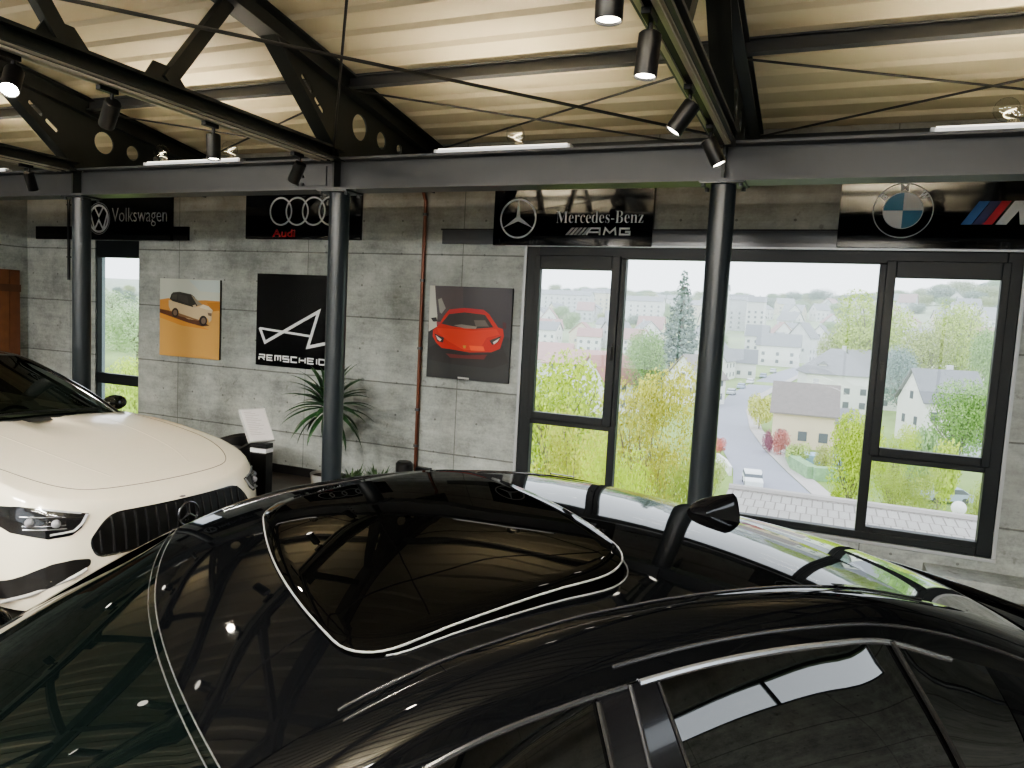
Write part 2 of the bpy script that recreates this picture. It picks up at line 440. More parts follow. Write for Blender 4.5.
# ------------------------------------------------------------------ steel frame
where = ['left', 'middle', 'right']
for i, x in enumerate(XT):
    vis = i < 3
    t = thing('steel_column', [
        'round dark steel column at the left, beside the narrow window',
        'round dark steel column in front of the potted palm and the black panel',
        'round dark steel column standing before the big window',
        'round dark steel column out of the frame to the right of the window', 'round dark steel column next to the right wall'][i], 'column', (x, YC, 0))
    M = MB(); M.cyl((0, 0, 0.02), (0, 0, 3.0), 0.087, n=40); M.build('shaft', COLM, t, smooth=True)
    M = MB(); M.box((-0.15, -0.15, 0), (0.15, 0.15, 0.02)); M.build('base_plate', COLM, t)
    M = MB(); M.box((-0.15, -0.12, 2.99), (0.15, 0.12, 3.004)); M.build('cap_plate', COLM, t)
    for sx in (-1, 1):
        for sy in (-1, 1):
            M = MB(); M.cyl((sx*0.125, sy*0.09, 2.965), (sx*0.125, sy*0.09, 2.99), 0.016, n=6); M.build('bolt', STEEL, t)

t = thing('steel_beam', 'long grey steel I-beam lying across the tops of the round columns', 'beam', (0, YC, 0))
z0, z1 = 3.005, 3.27
M = MB(); M.box((XL, -0.11, z0), (XR, 0.11, z0 + 0.02)); M.build('bottom_flange', STEEL, t)
M = MB(); M.box((XL, -0.11, z1 - 0.02), (XR, 0.11, z1)); M.build('top_flange', STEEL, t)
M = MB(); M.box((XL, -0.012, z0 + 0.02), (XR, 0.012, z1 - 0.02)); M.build('web', STEEL, t)
for x in XT:
    M = MB(); M.box((x - 0.01, -0.105, z0 + 0.02), (x + 0.01, 0.105, z1 - 0.02)); M.build('stiffener', TRUSS, t)
M = MB(); M.box((-4.42, -0.022, z0 + 0.05), (-4.06, -0.012, z1 - 0.05))
M.build('splice_plate', STEEL, t)
for i in range(2):
    for j in range(3):
        M = MB(); M.cyl((-4.36 + 0.055*i, -0.022, 3.07 + 0.065*j), (-4.36 + 0.055*i, -0.04, 3.07 + 0.065*j), 0.014, n=6); M.build('bolt', TRUSS, t)

def truss(i, x):
    lab = ['dark steel roof truss furthest left, over the white car',
           'dark steel roof truss with round holes above the column by the plant',
           'dark steel roof truss seen end-on above the column before the big window',
           'dark steel roof truss over the right end of the showroom', 'dark steel roof truss beside the right wall'][i]
    t = thing('roof_truss', lab, 'truss', (x, 0, 0))
    ys = [7.35, 5.0, 2.0, -0.5, -4.0, YB]
    def zt(y): return zroof(y) - 0.005
    dep = lambda y: 0.17
    # top chord
    M = MB()
    for ya, yb in zip(ys[:-1], ys[1:]):
        for (xa, xb, o0, o1) in ((-0.09, 0.09, 0.0, 0.018), (-0.012, 0.012, 0.018, dep(0) - 0.018), (-0.09, 0.09, dep(0) - 0.018, dep(0))):
            v = [(xa, ya, zt(ya) - o1), (xb, ya, zt(ya) - o1), (xb, yb, zt(yb) - o1), (xa, yb, zt(yb) - o1),
                 (xa, ya, zt(ya) - o0), (xb, ya, zt(ya) - o0), (xb, yb, zt(yb) - o0), (xa, yb, zt(yb) - o0)]
            M.add(v, [(0,1,2,3),(7,6,5,4),(1,0,4,5),(2,1,5,6),(3,2,6,7),(0,3,7,4)])
    fixn(M.build('rafter', TRUSS, t))
    # tie chord with its track
    M = MB(); M.box((-0.075, YB, 3.325), (0.075, 5.30, 3.345)); M.box((-0.012, YB, 3.262), (0.012, 5.30, 3.325)); M.box((-0.075, YB, 3.242), (0.075, 5.30, 3.262))
    M.build('tie_chord', TRUSS if i < 2 else STEEL, t)
    # haunch plate with holes
    P = [(4.42, zt(4.42) - 0.17), (5.24, 3.275), (7.25, 3.275), (7.25, zt(7.25) - 0.15), (6.0, zt(6.0) - 0.12)]
    def circ(cy, cz, r, n=24): return [(0, cy + r*math.cos(2*PI*k/n), cz + r*math.sin(2*PI*k/n)) for k in range(n)]
    def slot(cy, cz, L, r, a):
        o = []
        for k in range(16):
            th = 2*PI*k/16; e = L/2 if math.cos(th) >= 0 else -L/2
            yy, zz = e + r*math.cos(th), r*math.sin(th)
            o.append((0, cy + yy*math.cos(a) - zz*math.sin(a), cz + yy*math.sin(a) + zz*math.cos(a)))
        return o
    a = math.atan2(3.33 - 3.85, 5.21 - 4.52)
    holes = [circ(5.60, 3.605, 0.112), circ(5.95, 3.575, 0.078), circ(6.26, 3.565, 0.045), slot(4.87, 3.76, 0.13, 0.021, a), slot(5.03, 3.64, 0.11, 0.021, a)]
    M = MB(); M.prism([(-0.008, y, z) for y, z in P], [[(-0.008, p[1], p[2]) for p in h] for h in holes], (0.016, 0, 0))
    fixn(M.build('haunch_plate', TRUSS, t))
    M = MB(); A = Vector((0, 4.42, zt(4.42) - 0.17)); B = Vector((0, 5.24, 3.275)); n = Vector((0, B.z - A.z, -(B.y - A.y))).normalized()
    dn = -n * 0.016
    v = [A + Vector((-0.07, 0, 0)), A + Vector((0.07, 0, 0)), B + Vector((0.07, 0, 0)), B + Vector((-0.07, 0, 0))]
    M.add(v + [p + dn for p in v], [(0,1,2,3),(7,6,5,4),(1,0,4,5),(2,1,5,6),(3,2,6,7),(0,3,7,4)]); fixn(M.build('haunch_flange', TRUSS, t))
    # web members
    for (ya, za, yb, zb) in ((3.52, 3.36, 4.02, zt(4.02) - 0.16), (2.84, 3.36, 2.10, zt(2.10) - 0.16), (0.5, 3.34, 1.9, zt(1.9) - 0.16), (0.3, 3.34, -0.5, zt(-0.5) - 0.16), (-2.4, 3.34, -0.6, zt(-0.6) - 0.16), (-2.6, 3.34, -4.2, zt(-4.2) - 0.16), (-5.6, 3.34, -4.4, zt(-4.4) - 0.16)):
        p, q_ = Vector((0, ya, za)), Vector((0, yb, zb)); d = (q_ - p).normalized(); s = d.cross(Vector((1, 0, 0)))
        M = MB(); v = []
        for o in (p, q_):
            for sx, ss in ((-1, -1), (1, -1), (1, 1), (-1, 1)): v.append(o + Vector((0.03*sx, 0, 0)) + s * 0.045 * ss)
        M.add(v, [(0,1,2,3),(7,6,5,4),(0,4,5,1),(1,5,6,2),(2,6,7,3),(3,7,4,0)]); fixn(M.build('web_strut', TRUSS, t))
    for yy in (2.84, 3.52, 0.4, -2.5):
        M = MB(); M.prism([(-0.006, yy - 0.17, 3.345), (-0.006, yy + 0.17, 3.345), (-0.006, yy + 0.06, 3.46), (-0.006, yy - 0.10, 3.46)], (), (0.012, 0, 0)); fixn(M.build('gusset_plate', TRUSS, t))
    return t
for i, x in enumerate(XT): truss(i, x)

# purlins between the trusses, one object per row
for k, (y, lab) in enumerate(((5.43, 'dark steel purlin under the cream roof sheets, the row nearest the window wall'), (2.2, 'dark steel purlin under the cream roof sheets, overhead beyond the top of the view'),
                              (-1.6, 'dark steel purlin on the rear roof slope near the ridge'), (-5.0, 'dark steel purlin on the rear roof slope near the rear wall'))):
    t = thing('roof_purlin', lab, 'purlin', (0, y, zroof(y)))
    M = MB(); M.box((XL, -0.04, -0.105), (XR, 0.04, -0.093)); M.build('bottom_flange', STEEL, t)
    M = MB(); M.box((XL, -0.04, -0.014), (XR, 0.04, -0.002)); M.build('top_flange', STEEL, t)
    M = MB(); M.box((XL, -0.006, -0.093), (XR, 0.006, -0.014)); M.build('web', STEEL, t)
t = thing('eaves_beam', 'dark steel eaves beam along the top of the concrete wall', 'beam', (0, 7.02, 3.66))
M = MB(); M.box((XL, -0.06, -0.06), (XR, 0.06, 0.06)); M.build('eaves_profile', TRUSS, t)

# bracing rods
def rod(p, q_, r, lab):
    o = MB().cyl(p, q_, r, n=8).build('bracing_rod', mat('rod_steel', (0.03, 0.028, 0.024), 0.5), smooth=True)
    return tag(o, lab, 'bracing rod')
zr = lambda y: zroof(y) - 0.11
names = ['the bay over the white car', 'the bay over the red car picture', 'the bay above the big window', 'the bay beyond the right edge']
for i in range(4):
    a, b_ = XT[i] + 0.02, XT[i+1] - 0.02
    rod((a, 5.46, zr(5.46)), (b_, 6.75, zr(6.75) - (0.16 if i < 2 else 0)), 0.009, 'thin dark roof brace in %s, falling to the right' % names[i])
    rod((a, 6.85, zr(6.85)), (b_, 5.46, zr(5.46)), 0.009, 'thin dark roof brace in %s, rising to the right' % names[i])
P1 = Vector((XT[2] - 0.02, 5.6, 3.62)); Q1 = at(-150, -46, 2.2)
rod(at(722, 137, 5.6), at(-150, -46, 1.8), 0.010, 'long thin rod crossing the upper left of the picture in front of the trusses')
rod(at(333, 157, 5.25), at(352, -60, 3.3), 0.009, 'thin near-vertical rod rising from the column by the plant to the roof')

# ------------------------------------------------------------------ track lights
LENS = mat('lamp_lens', (0.9, 0.9, 0.9), 0.3, emit=(1.0, 0.93, 0.80), estr=14.0)
LENSHOT = mat('lamp_lens_bright', (0.9, 0.9, 0.9), 0.3, emit=(1.0, 0.95, 0.85), estr=40.0)
for i, x in enumerate(XT):
    t = thing('light_track', ['cream light track under the tie of the leftmost truss', 'cream light track under the tie of the truss above the plant column',
             'cream light track under the tie of the truss seen end-on', 'cream light track under the truss over the right end', 'cream light track by the right wall'][i], 'light track', (x, 0, 3.242))
    M = MB(); M.box((-0.05, YB + 0.2, -0.012), (0.05, 5.18, 0)); M.build('base_strip', mat('track_cream', (0.62, 0.58, 0.47), 0.4), t)
    M = MB(); M.box((-0.03, YB + 0.2, -0.02), (0.03, 5.16, -0.012)); M.build('slot', mat('track_slot_dark', (0.01, 0.01, 0.01), 0.5), t)
    tm = mat('track_cream', (0.62, 0.58, 0.47), 0.4)
    for sx in (-1, 1):
        M = MB(); M.box((sx*0.032 - 0.012, YB + 0.2, -0.032), (sx*0.032 + 0.012, 5.10, -0.02)); M.build('rail', tm, t)

HOUS = mat('lamp_black', (0.004, 0.004, 0.0045), 0.38, 0, 0.3)
def spotlight(x, y, aim, label, lens=LENS, power=28, turn=0.0, blend=0.6, size=75):
    """track head: adapter on the track, short arm, can aimed along aim"""
    aim = Vector(aim).normalized()
    t = thing('track_spotlight', label, 'spotlight', (x, y, 3.209), 0, 'black can spotlights on the light tracks')
    M = MB(); M.box((-0.02, -0.06, -0.028), (0.02, 0.06, 0)); M.build('track_adapter', HOUS, t, bevel=0.003)
    M = MB(); M.cyl((0, 0.03, -0.028), (0, 0.03, -0.095), 0.011, n=12); M.cyl((-0.014, 0.03, -0.095), (0.014, 0.03, -0.095), 0.016, n=12); M.build('arm', HOUS, t, smooth=True)
    top = Vector((0, 0.03, -0.098)) - aim * 0.03; end = top + aim * 0.172; a = aim.orthogonal().normalized(); b_ = aim.cross(a)
    n = 32; rows = []
    for (r, k) in ((0.001, 0), (0.041, 0), (0.046, 0.006), (0.046, 0.166), (0.0445, 0.170), (0.042, 0.170), (0.039, 0.153)):
        rows.append([top + aim * k + (a * math.cos(2*PI*j/n) + b_ * math.sin(2*PI*j/n)) * r for j in range(n)])
    M = MB(); M.grid(rows, closed=True); fixn(M.build('housing', HOUS, t, smooth=True))
    M = MB(); c = top + aim * 0.160
    rows = [[c + aim * k + (a * math.cos(2*PI*j/n) + b_ * math.sin(2*PI*j/n)) * r for j in range(n)] for (r, k) in ((0.0405, 0), (0.03, 0.004), (0.001, 0.006))]
    M.grid(rows, closed=True); fixn(M.build('lens', lens, t, smooth=True))
    if power:
        L = bpy.data.lights.new('spot', 'SPOT'); L.energy = power; L.color = (1.0, 0.88, 0.72); L.spot_size = math.radians(size); L.spot_blend = blend; L.shadow_soft_size = 0.035
        lo = bpy.data.objects.new('spot', L); C.objects.link(lo); lo.location = Vector((x, y, 3.209)) + end + aim * 0.01; lo.rotation_mode = 'QUATERNION'
        lo.rotation_quaternion = (-aim).to_track_quat('Z', 'Y')
    return t
S = [
 (-0.72, 2.35, (0, 0, -1), 'black can spotlight cut by the top edge of the picture, pointing straight down'),
 (-0.72, 2.92, (-0.05, -0.05, -1), 'large black can spotlight pointing down, second nearest on the end-on truss'),
 (-0.72, 3.86, (-0.45, -0.12, -0.72), 'black can spotlight tilted down to the left on the end-on truss'),
 (-0.72, 4.62, (0.38, 0.0, -0.75), 'black can spotlight tilted towards the window wall, nearest the column before the big window'),
 (-3.94, 2.55, (0.62, -0.62, -0.95), 'glowing spotlight at the far left edge shining towards the viewer'),
 (-3.94, 3.12, (-0.62, 0.25, -0.62), 'unlit-looking black spotlight tilted left in front of the leftmost truss with holes'),
 (-3.94, 3.90, (0.05, 0, -1), 'black spotlight with bright rim hanging over the white batten left of the plant column'),
 (-3.94, 4.80, (-0.5, 0.15, -0.7), 'black spotlight tilted over the bolted beam splice'),
 (-7.10, 4.76, (-0.15, 0.35, -0.8), 'black spotlight at the left end of the grey beam, over the leftmost column'),
 (-7.10, 3.9, (0.25, -0.3, -1), 'black spotlight on the leftmost truss behind the glowing one'),
 (-7.10, 2.2, (0.3, -0.3, -1), 'black spotlight on the leftmost truss, out of view at the left'),
 (-3.94, 1.85, (0.15, -0.2, -1), 'black spotlight on the plant-side truss, just out of view'),
 (-7.10, 3.0, (-0.2, 0.2, -1), 'black spotlight further back on the leftmost truss, out at the left'),
 (-3.94, 1.2, (-0.2, 0.1, -1), 'black spotlight on the plant-side truss track, overhead of the viewer'),
 (-0.72, 0.9, (0.1, 0.2, -1), 'black spotlight on the end-on truss track, overhead of the viewer'),
]
for i, (x, y, a, l) in enumerate(S):
    spotlight(x, y, a, l, LENSHOT if i == 4 else LENS, power=(45 if i in (4,) else 26))

# linear up-lights and glass flood lamps standing on the beam
TUBE = mat('batten_white', (0.75, 0.76, 0.78), 0.35, emit=(1, 0.98, 0.94), estr=0.55)
def batten(x0, x1, y, lab, power):
    t = thing('batten_light', lab, 'batten light', (0, y, 3.272), 0, 'white battens lying on the beam')
    M = MB(); M.box((x0, -0.03, 0), (x1, 0.03, 0.022)); M.build('batten_body', TUBE, t, bevel=0.004)
    for x in (x0, x1):
        M = MB(); M.box((x - 0.012, -0.032, 0), (x + 0.012, 0.032, 0.026)); M.build('end_cap', WHITE, t)
    M = MB(); M.box((x0 + 0.02, -0.02, 0.022), (x1 - 0.02, 0.02, 0.034)); M.build('diffuser', mat('batten_glow', (0.9, 0.9, 0.9), 0.5, emit=(1, 0.93, 0.8), estr=1.5), t)
    L = bpy.data.lights.new('uplight', 'AREA'); L.shape = 'RECTANGLE'; L.size = x1 - x0; L.size_y = 0.05; L.energy = power; L.color = (1, 0.88, 0.68)
    lo = bpy.data.objects.new('uplight', L); C.objects.link(lo); lo.location = ((x0 + x1) / 2, y, 3.32); lo.rotation_euler = (PI, 0, 0)
UP = 15
batten(-8.75, -8.15, YC - 0.075, 'white batten light on the beam at the left edge of the picture', UP * 0.6)
batten(-6.12, -4.95, YC - 0.075, 'white batten light on the beam left of the plant column', UP)
batten(-2.95, -1.83, YC - 0.075, 'white batten light on the beam right of the plant column', UP)
batten(0.52, 1.70, YC - 0.075, 'white batten light on the beam at the right edge of the picture', UP)
LAMPG = pane_mat('lamp_glass', 1.4, (0.97, 0.97, 0.96))
def flood(x, lab):
    t = thing('glass_lamp', lab, 'lamp', (x, YC + 0.045, 3.272), 0.3, 'glass lamps standing on the beam')
    M = MB(); M.box((-0.075, -0.05, 0), (0.02, 0.05, 0.055)); M.build('ballast_box', mat('lamp_box', (0.55, 0.55, 0.53), 0.4), t, bevel=0.004)
    M = MB(); M.lathe([(0.02, 0), (0.055, 0.01), (0.06, 0.03), (0.04, 0.07), (0.03, 0.09)], (0.035, 0, 0)); fixn(M.build('socket', CHROME, t, smooth=True))
    M = MB(); M.sphere((0.0, 0.02, 0.155), 0.072, 16); fixn(M.build('bulb', LAMPG, t, smooth=True, ang=180))
    M = MB(); M.sphere((0.04, -0.03, 0.12), 0.042, 14); fixn(M.build('small_bulb', LAMPG, t, smooth=True, ang=180))
    M = MB(); M.tube([(0.02 + 0.03*math.cos(a), 0.02 + 0.03*math.sin(a), 0.10 + 0.01*a) for a in frange(0, 6, 24)], 0.005, 6); M.build('filament', mat('filament', (0.8, 0.75, 0.6), 0.3, emit=(1, 0.85, 0.6), estr=1.2), t, smooth=True)
flood(-2.33, 'clear glass lamp on the beam between the plant column and the big-window column')
flood(0.93, 'clear glass lamp on the beam at the right edge of the picture')
flood(-6.08, 'clear glass lamp on the beam seen in a round hole of the leftmost truss')
flood(-5.22, 'clear glass lamp on the beam left of the plant column, behind a spotlight')

# service pipes
COP = mat('copper_brown_pipe', (0.13, 0.045, 0.025), 0.4, 0.3)
t = thing('wall_pipe', 'thin copper-brown pipe running down the concrete wall left of the red car picture', 'pipe', (-4.03, D - 0.03, 0))
M = MB(); M.tube([(0, -0.06, 3.40), (0.0, -0.03, 3.30), (0.02, 0, 3.20), (0.03, 0, 0.30)], 0.021, 12); M.build('pipe_run', COP, t, smooth=True)
for z in (3.05, 2.35, 1.62, 0.95, 0.55):
    M = MB(); M.cyl((0.024, 0, z - 0.014), (0.024, 0, z + 0.014), 0.03, n=16); M.box((0.015, 0, z - 0.008), (0.033, 0.03, z + 0.008)); M.build('clamp', STEEL, t)
M = MB(); M.box((0.05, -0.04, 0.20), (0.22, 0.03, 0.32)); M.build('junction_box', BLACKP, t, bevel=0.006)
M = MB(); M.tube([(0.03, 0, 0.30), (0.035, 0, 0.26), (0.06, 0, 0.25)], 0.018, 10); M.build('pipe_elbow', COP, t, smooth=True)
t = thing('conduit', 'thin dark conduit on the concrete beside the leftmost column', 'conduit', (-9.55, D - 0.02, 0))
M = MB(); M.cyl((0, 0, 2.2), (0, 0, 3.5), 0.018, n=10); M.build('conduit_run', BLACK, t, smooth=True)
for z in (3.2, 2.5):
    M = MB(); M.box((-0.03, -0.01, z), (0.03, 0.02, z + 0.02)); M.build('clamp', BLACK, t)

# ------------------------------------------------------------------ signs
YS = D - 0.034                                     # front face of the sign boards
def board(name, x0, z0, x1, z1, label, cat='sign', depth=0.03, m=BLACKGLOSS, y=D, pn='panel'):
    t = thing(name, label, cat, ((x0 + x1) / 2, y, z0))
    o = MB().box((x0, y - depth, z0), (x1, y - 0.001, z1)).build(pn, m, None, bevel=0.002)
    o.parent = t; o.matrix_parent_inverse = Matrix.Translation((-(x0 + x1) / 2, -y, -z0)); return t
def attach(o, t): o.parent = t; o.matrix_parent_inverse = Matrix.Translation(-Vector(t.location)); return o
def ring(x, z, r, w, y, n=64, th=0.004):
    M = MB(); P = []
    for rr, yy in ((r - w, y), (r - w, y - th), (r, y - th), (r, y)):
        P.append([(x + rr*math.cos(2*PI*k/n), yy, z + rr*math.sin(2*PI*k/n)) for k in range(n)])
    M.grid(P, closed=True); return M
def disc(x, z, r, y, a0=0, a1=2*PI, n=48, th=0.003):
    pts = [(x + r*math.cos(a0 + (a1-a0)*k/n), y, z + r*math.sin(a0 + (a1-a0)*k/n)) for k in range(n + (0 if abs(a1-a0-2*PI) < 1e-6 else 1))]
    if abs(a1 - a0 - 2*PI) > 1e-6: pts = [(x, y, z)] + pts
    return pts
def poly(pts, y, th=0.003, holes=()):
    M = MB(); M.prism([(x, y, z) for x, z in pts], [[(x, y, z) for x, z in h] for h in holes], (0, -th, 0)); return M
def stroke(P, w, y, th=0.003, closed=False):
    """mitred flat line through (x,z) points"""
    P = [Vector(p) for p in P]; L = []; R_ = []; N = len(P)
    for i, p in enumerate(P):
        a = P[(i-1) % N] if (i > 0 or closed) else None; b_ = P[(i+1) % N] if (i < N-1 or closed) else None
        d1 = (p - a).normalized() if a is not None else (b_ - p).normalized(); d2 = (b_ - p).normalized() if b_ is not None else d1
        n1 = Vector((-d1.y, d1.x)); n2 = Vector((-d2.y, d2.x)); mm = (n1 + n2)
        mm = mm.normalized() if mm.length > 1e-6 else n1
        k = w / 2 / max(0.35, mm.dot(n1)); L.append(p + mm * k); R_.append(p - mm * k)
    M = MB()
    for i in range(N if closed else N - 1):
        j = (i + 1) % N
        M.prism([(q_.x, y, q_.y) for q_ in (L[i], L[j], R_[j], R_[i])], (), (0, -th, 0))
    return M

def B(M, name, m, t): return attach(fixn(M.build(name, m)), t)

# 1 -- sign over the narrow window
t = board('brand_sign', -9.14, 2.745, -7.65, 3.34, 'black gloss sign with round white emblem and grey lettering over the narrow window', depth=0.05)
y = D - 0.051; cx, cz, r = -8.97 + 0.045, 3.02, 0.185
B(ring(cx, cz, r, 0.028, y), 'emblem_ring', SILVER, t)
B(ring(cx, cz, r + 0.022, 0.006, y), 'emblem_outline', GREY, t)
s = 0.025
V1 = [(cx - 0.085, cz + 0.148), (cx - 0.012, cz + 0.005), (cx + 0.012, cz + 0.005), (cx + 0.085, cz + 0.148)]
B(stroke([(cx - 0.082, cz + 0.150), (cx, cz + 0.030), (cx + 0.082, cz + 0.150)], s, y), 'emblem_letter', SILVER, t)
B(stroke([(cx - 0.158, cz + 0.070), (cx - 0.080, cz - 0.140), (cx, cz - 0.018), (cx + 0.080, cz - 0.140), (cx + 0.158, cz + 0.070)], s, y), 'emblem_letter', SILVER, t)
attach(wall_text('lettering', 'Volkswagen', -8.68, 2.92, 0.97, 0.235, y, GREY, None, bold=-0.01), t)
# 2 -- four rings
t = board('brand_sign', -6.46, 2.775, -4.82, 3.34, 'black gloss sign with four interlocking silver rings, behind the column by the plant', depth=0.03)
y = D - 0.031
for k in range(4): B(ring(-5.935 + k * 0.235, 3.095, 0.165, 0.020, y - 0.001 * k), 'emblem_ring', SILVER, t)
attach(wall_text('lettering', 'Audi', -6.05, 2.80, 0.33, 0.092, y, mat('sign_red', (0.34, 0.006, 0.012), 0.4), None, bold=0.02), t)
# 3 -- three-pointed star
t = board('brand_sign', -3.19, 2.735, -1.55, 3.34, 'black gloss sign with three-pointed star emblem and white serif lettering', depth=0.05)
y = D - 0.051; cx, cz, r = -2.92, 3.0, 0.198
B(ring(cx, cz, r, 0.017, y), 'emblem_ring', SILVER, t)
st_ = []
for k in range(6):
    a = PI/2 + k*PI/3; rr = r - 0.008 if k % 2 == 0 else 0.026
    st_.append((cx + rr*math.cos(a), cz + rr*math.sin(a)))
B(poly(st_, y), 'emblem_star', SILVER, t)
serif = ''.join(chr(0x1D400 + ord(c) - 65) if c.isupper() else (chr(0x1D41A + ord(c) - 97) if c.islower() else c) for c in 'Mercedes-Benz')
attach(wall_text('lettering', serif, -2.51, 2.955, 0.87, 0.115, y, WHITE, None, bold=-0.012), t)
def amg(x, z, h, w, y, t):
    sl = 0.35 * h
    for k in range(5):
        x0 = x + k * 0.042; ww = 0.030
        B(poly([(x0, z), (x0 + ww, z), (x0 + ww + h*0.9, z + h), (x0 + h*0.9, z + h)], y), 'stripe', GREY, t)
    k0 = x + 0.215; lw = h * 0.24
    def L(pts, cl=False): B(stroke([(k0 + px, z + pz * h) for px, pz in pts], lw, y, closed=cl), 'letter', WHITE, t)
    L([(0.0, 0.0), (0.045, 0.9), (0.135, 0.9), (0.135, 0.0)]); L([(0.03, 0.38), (0.135, 0.38)])
    L([(0.175, 0.0), (0.19, 0.9), (0.235, 0.3), (0.285, 0.9), (0.295, 0.0)])
    L([(0.43, 0.88), (0.335, 0.88), (0.335, 0.10), (0.43, 0.10), (0.43, 0.45), (0.385, 0.45)])
amg(-2.41, 2.84, 0.072, 0.65, y, t)
# 4 -- roundel and three stripes
t = board('brand_sign', 0.05, 2.75, 2.45, 3.34, 'long black gloss sign with blue and white roundel and tricolour stripes', depth=0.05)
y = D - 0.051; cx, cz = 0.53, 3.055
BLUE = mat('roundel_blue', (0.03, 0.17, 0.30), 0.35)
B(ring(cx, cz, 0.225, 0.008, y), 'emblem_ring', GREY, t)
B(ring(cx, cz, 0.150, 0.006, y), 'emblem_ring', SILVER, t)
for k in range(4):
    M = MB(); M.prism(disc(cx, cz, 0.144, y, k*PI/2, (k+1)*PI/2, 16), (), (0, -0.003, 0)); B(M, 'emblem_quarter', (WHITE, BLUE, WHITE, BLUE)[k], t)
for ch, a in (('B', 140), ('M', 90), ('W', 40)):
    o = wall_text('emblem_letter', ch, 0, 0, 0.062 if ch != 'B' else 0.045, 0.058, y, WHITE, None, bold=0.02)
    ra = math.radians(a); c0 = Vector((cx + 0.187*math.cos(ra), 0, cz + 0.187*math.sin(ra)))
    for v in o.data.vertices:
        px, pz = v.co.x - 0.03, v.co.z - 0.029; th = ra - PI/2
        v.co.x = c0.x + px*math.cos(th) - pz*math.sin(th); v.co.z = c0.z + px*math.sin(th) + pz*math.cos(th)
    attach(o, t)
h = 0.185; z = 2.94; k = 0.62
for x0, m_ in ((0.955, mat('stripe_blue', (0.02, 0.12, 0.38), 0.35)), (1.035, mat('stripe_navy', (0.01, 0.02, 0.12), 0.35)), (1.10, mat('stripe_red', (0.42, 0.01, 0.03), 0.35))):
    B(poly([(x0, z), (x0 + 0.075, z), (x0 + 0.075 + h*k, z + h), (x0 + h*k, z + h)], y), 'stripe', m_, t)
x0 = 1.195
B(poly([(x0, z), (x0 + 0.075, z), (x0 + 0.15, z + 0.11), (x0 + 0.165, z), (x0 + 0.22, z), (x0 + 0.34, z + 0.115), (x0 + 0.30, z), (x0 + 0.39, z), (x0 + 0.46, z + h), (x0 + 0.33, z + h), (x0 + 0.225, z + 0.085), (x0 + 0.215, z + h), (x0 + 0.115, z + h)], y), 'letter', WHITE, t)
# 5 -- black board with angular emblem
t = board('wall_panel', -6.27, 1.28, -5.20, 2.37, 'square black gloss panel with angular white line emblem and lettering, behind the plant', depth=0.025, m=mat('satin_black_panel', (0.003, 0.003, 0.004), 0.25, 0, 0.12))
y = D - 0.026
B(stroke([(-6.215, 1.725), (-6.13, 1.555), (-5.36, 1.955), (-5.50, 1.535), (-5.22, 1.60)], 0.036, y), 'emblem_line', WHITE, t)
B(stroke([(-6.215, 1.72), (-5.47, 1.665)], 0.026, y - 0.001), 'emblem_line', WHITE, t)
def block_text(txt, x, z, w, h, lw, y, m_, t):
    G = {'R': [[(0,0),(0,.6)],[(0,1),(1,1),(1,.5),(0,.5)],[(.55,.5),(1,0)]], 'E': [[(1,1),(0,1),(0,0),(1,0)],[(0,.5),(.9,.5)]], 'M': [[(0,0),(0,1),(.5,1),(.5,.1)],[(.5,1),(1,1),(1,0)]],
         'S': [[(1,1),(0,1),(0,.5),(1,.5),(1,0),(0,0)]], 'C': [[(1,1),(0,1),(0,0),(1,0)]], 'H': [[(0,0),(0,1)],[(1,0),(1,1)],[(0,.5),(1,.5)]], 'I': [[(0.1,0),(0.1,1)]], 'D': [[(0,0),(0,1),(.8,1),(1,.8),(1,.2),(.8,0)],[(.8,0),(0,0)]]}
    adv = w / (sum(0.35 if c == 'I' else 1 for c in txt)); cxx = x
    for c in txt:
        a = adv * (0.35 if c == 'I' else 1); M = MB()
        for pl in G[c]:
            mm = stroke([(cxx + px * adv * 0.70, z + pz * h) for px, pz in pl], lw, y); M.add(mm.v, mm.f)
        B(M, 'letter', m_, t); cxx += a
block_text('REMSCHEID', -6.215, 1.345, 1.00, 0.060, 0.017, y, WHITE, t)
# ------------------------------------------------------------------ pictures on the wall
def picture(x0, z0, x1, z1, corners, layers, label, edge):
    t = board('wall_picture', x0, z0, x1, z1, label, 'picture', 0.03, edge, pn='canvas')
    TL, TR, BR, BL = [Vector(c) for c in corners]; y = D - 0.0305
    def uv(px, py):
        u = v = 0.5
        for _ in range(12):
            top = lerp(TL.y, TR.y, u); bot = lerp(BL.y, BR.y, u); v = (py - top) / (bot - top)
            l = lerp(TL.x, BL.x, v); r_ = lerp(TR.x, BR.x, v); u = (px - l) / (r_ - l)
        return min(max(u, 0), 1), min(max(v, 0), 1)
    M = MB()
    for i, (pts, col) in enumerate(layers):
        mm = mat('print_%02x%02x%02x' % col, hexlin(col), 0.45)
        P = []
        for (px, py) in pts:
            u, v = uv(px, py); P.append((lerp(x0, x1, u), y - 0.0006 * i, lerp(z1, z0, v)))
        k = MB(); k.prism(P, (), (0, -0.0004, 0)); M.add(k.v, k.f, mm)
    attach(fixn(M.build('print', None)), t); return t
def ell(cx, cy, rx, ry, n=24): return [(cx + rx*math.cos(2*PI*k/n), cy + ry*math.sin(2*PI*k/n)) for k in range(n)]
TLc = [(84, 95), (522, 110), (520, 692), (82, 655)]
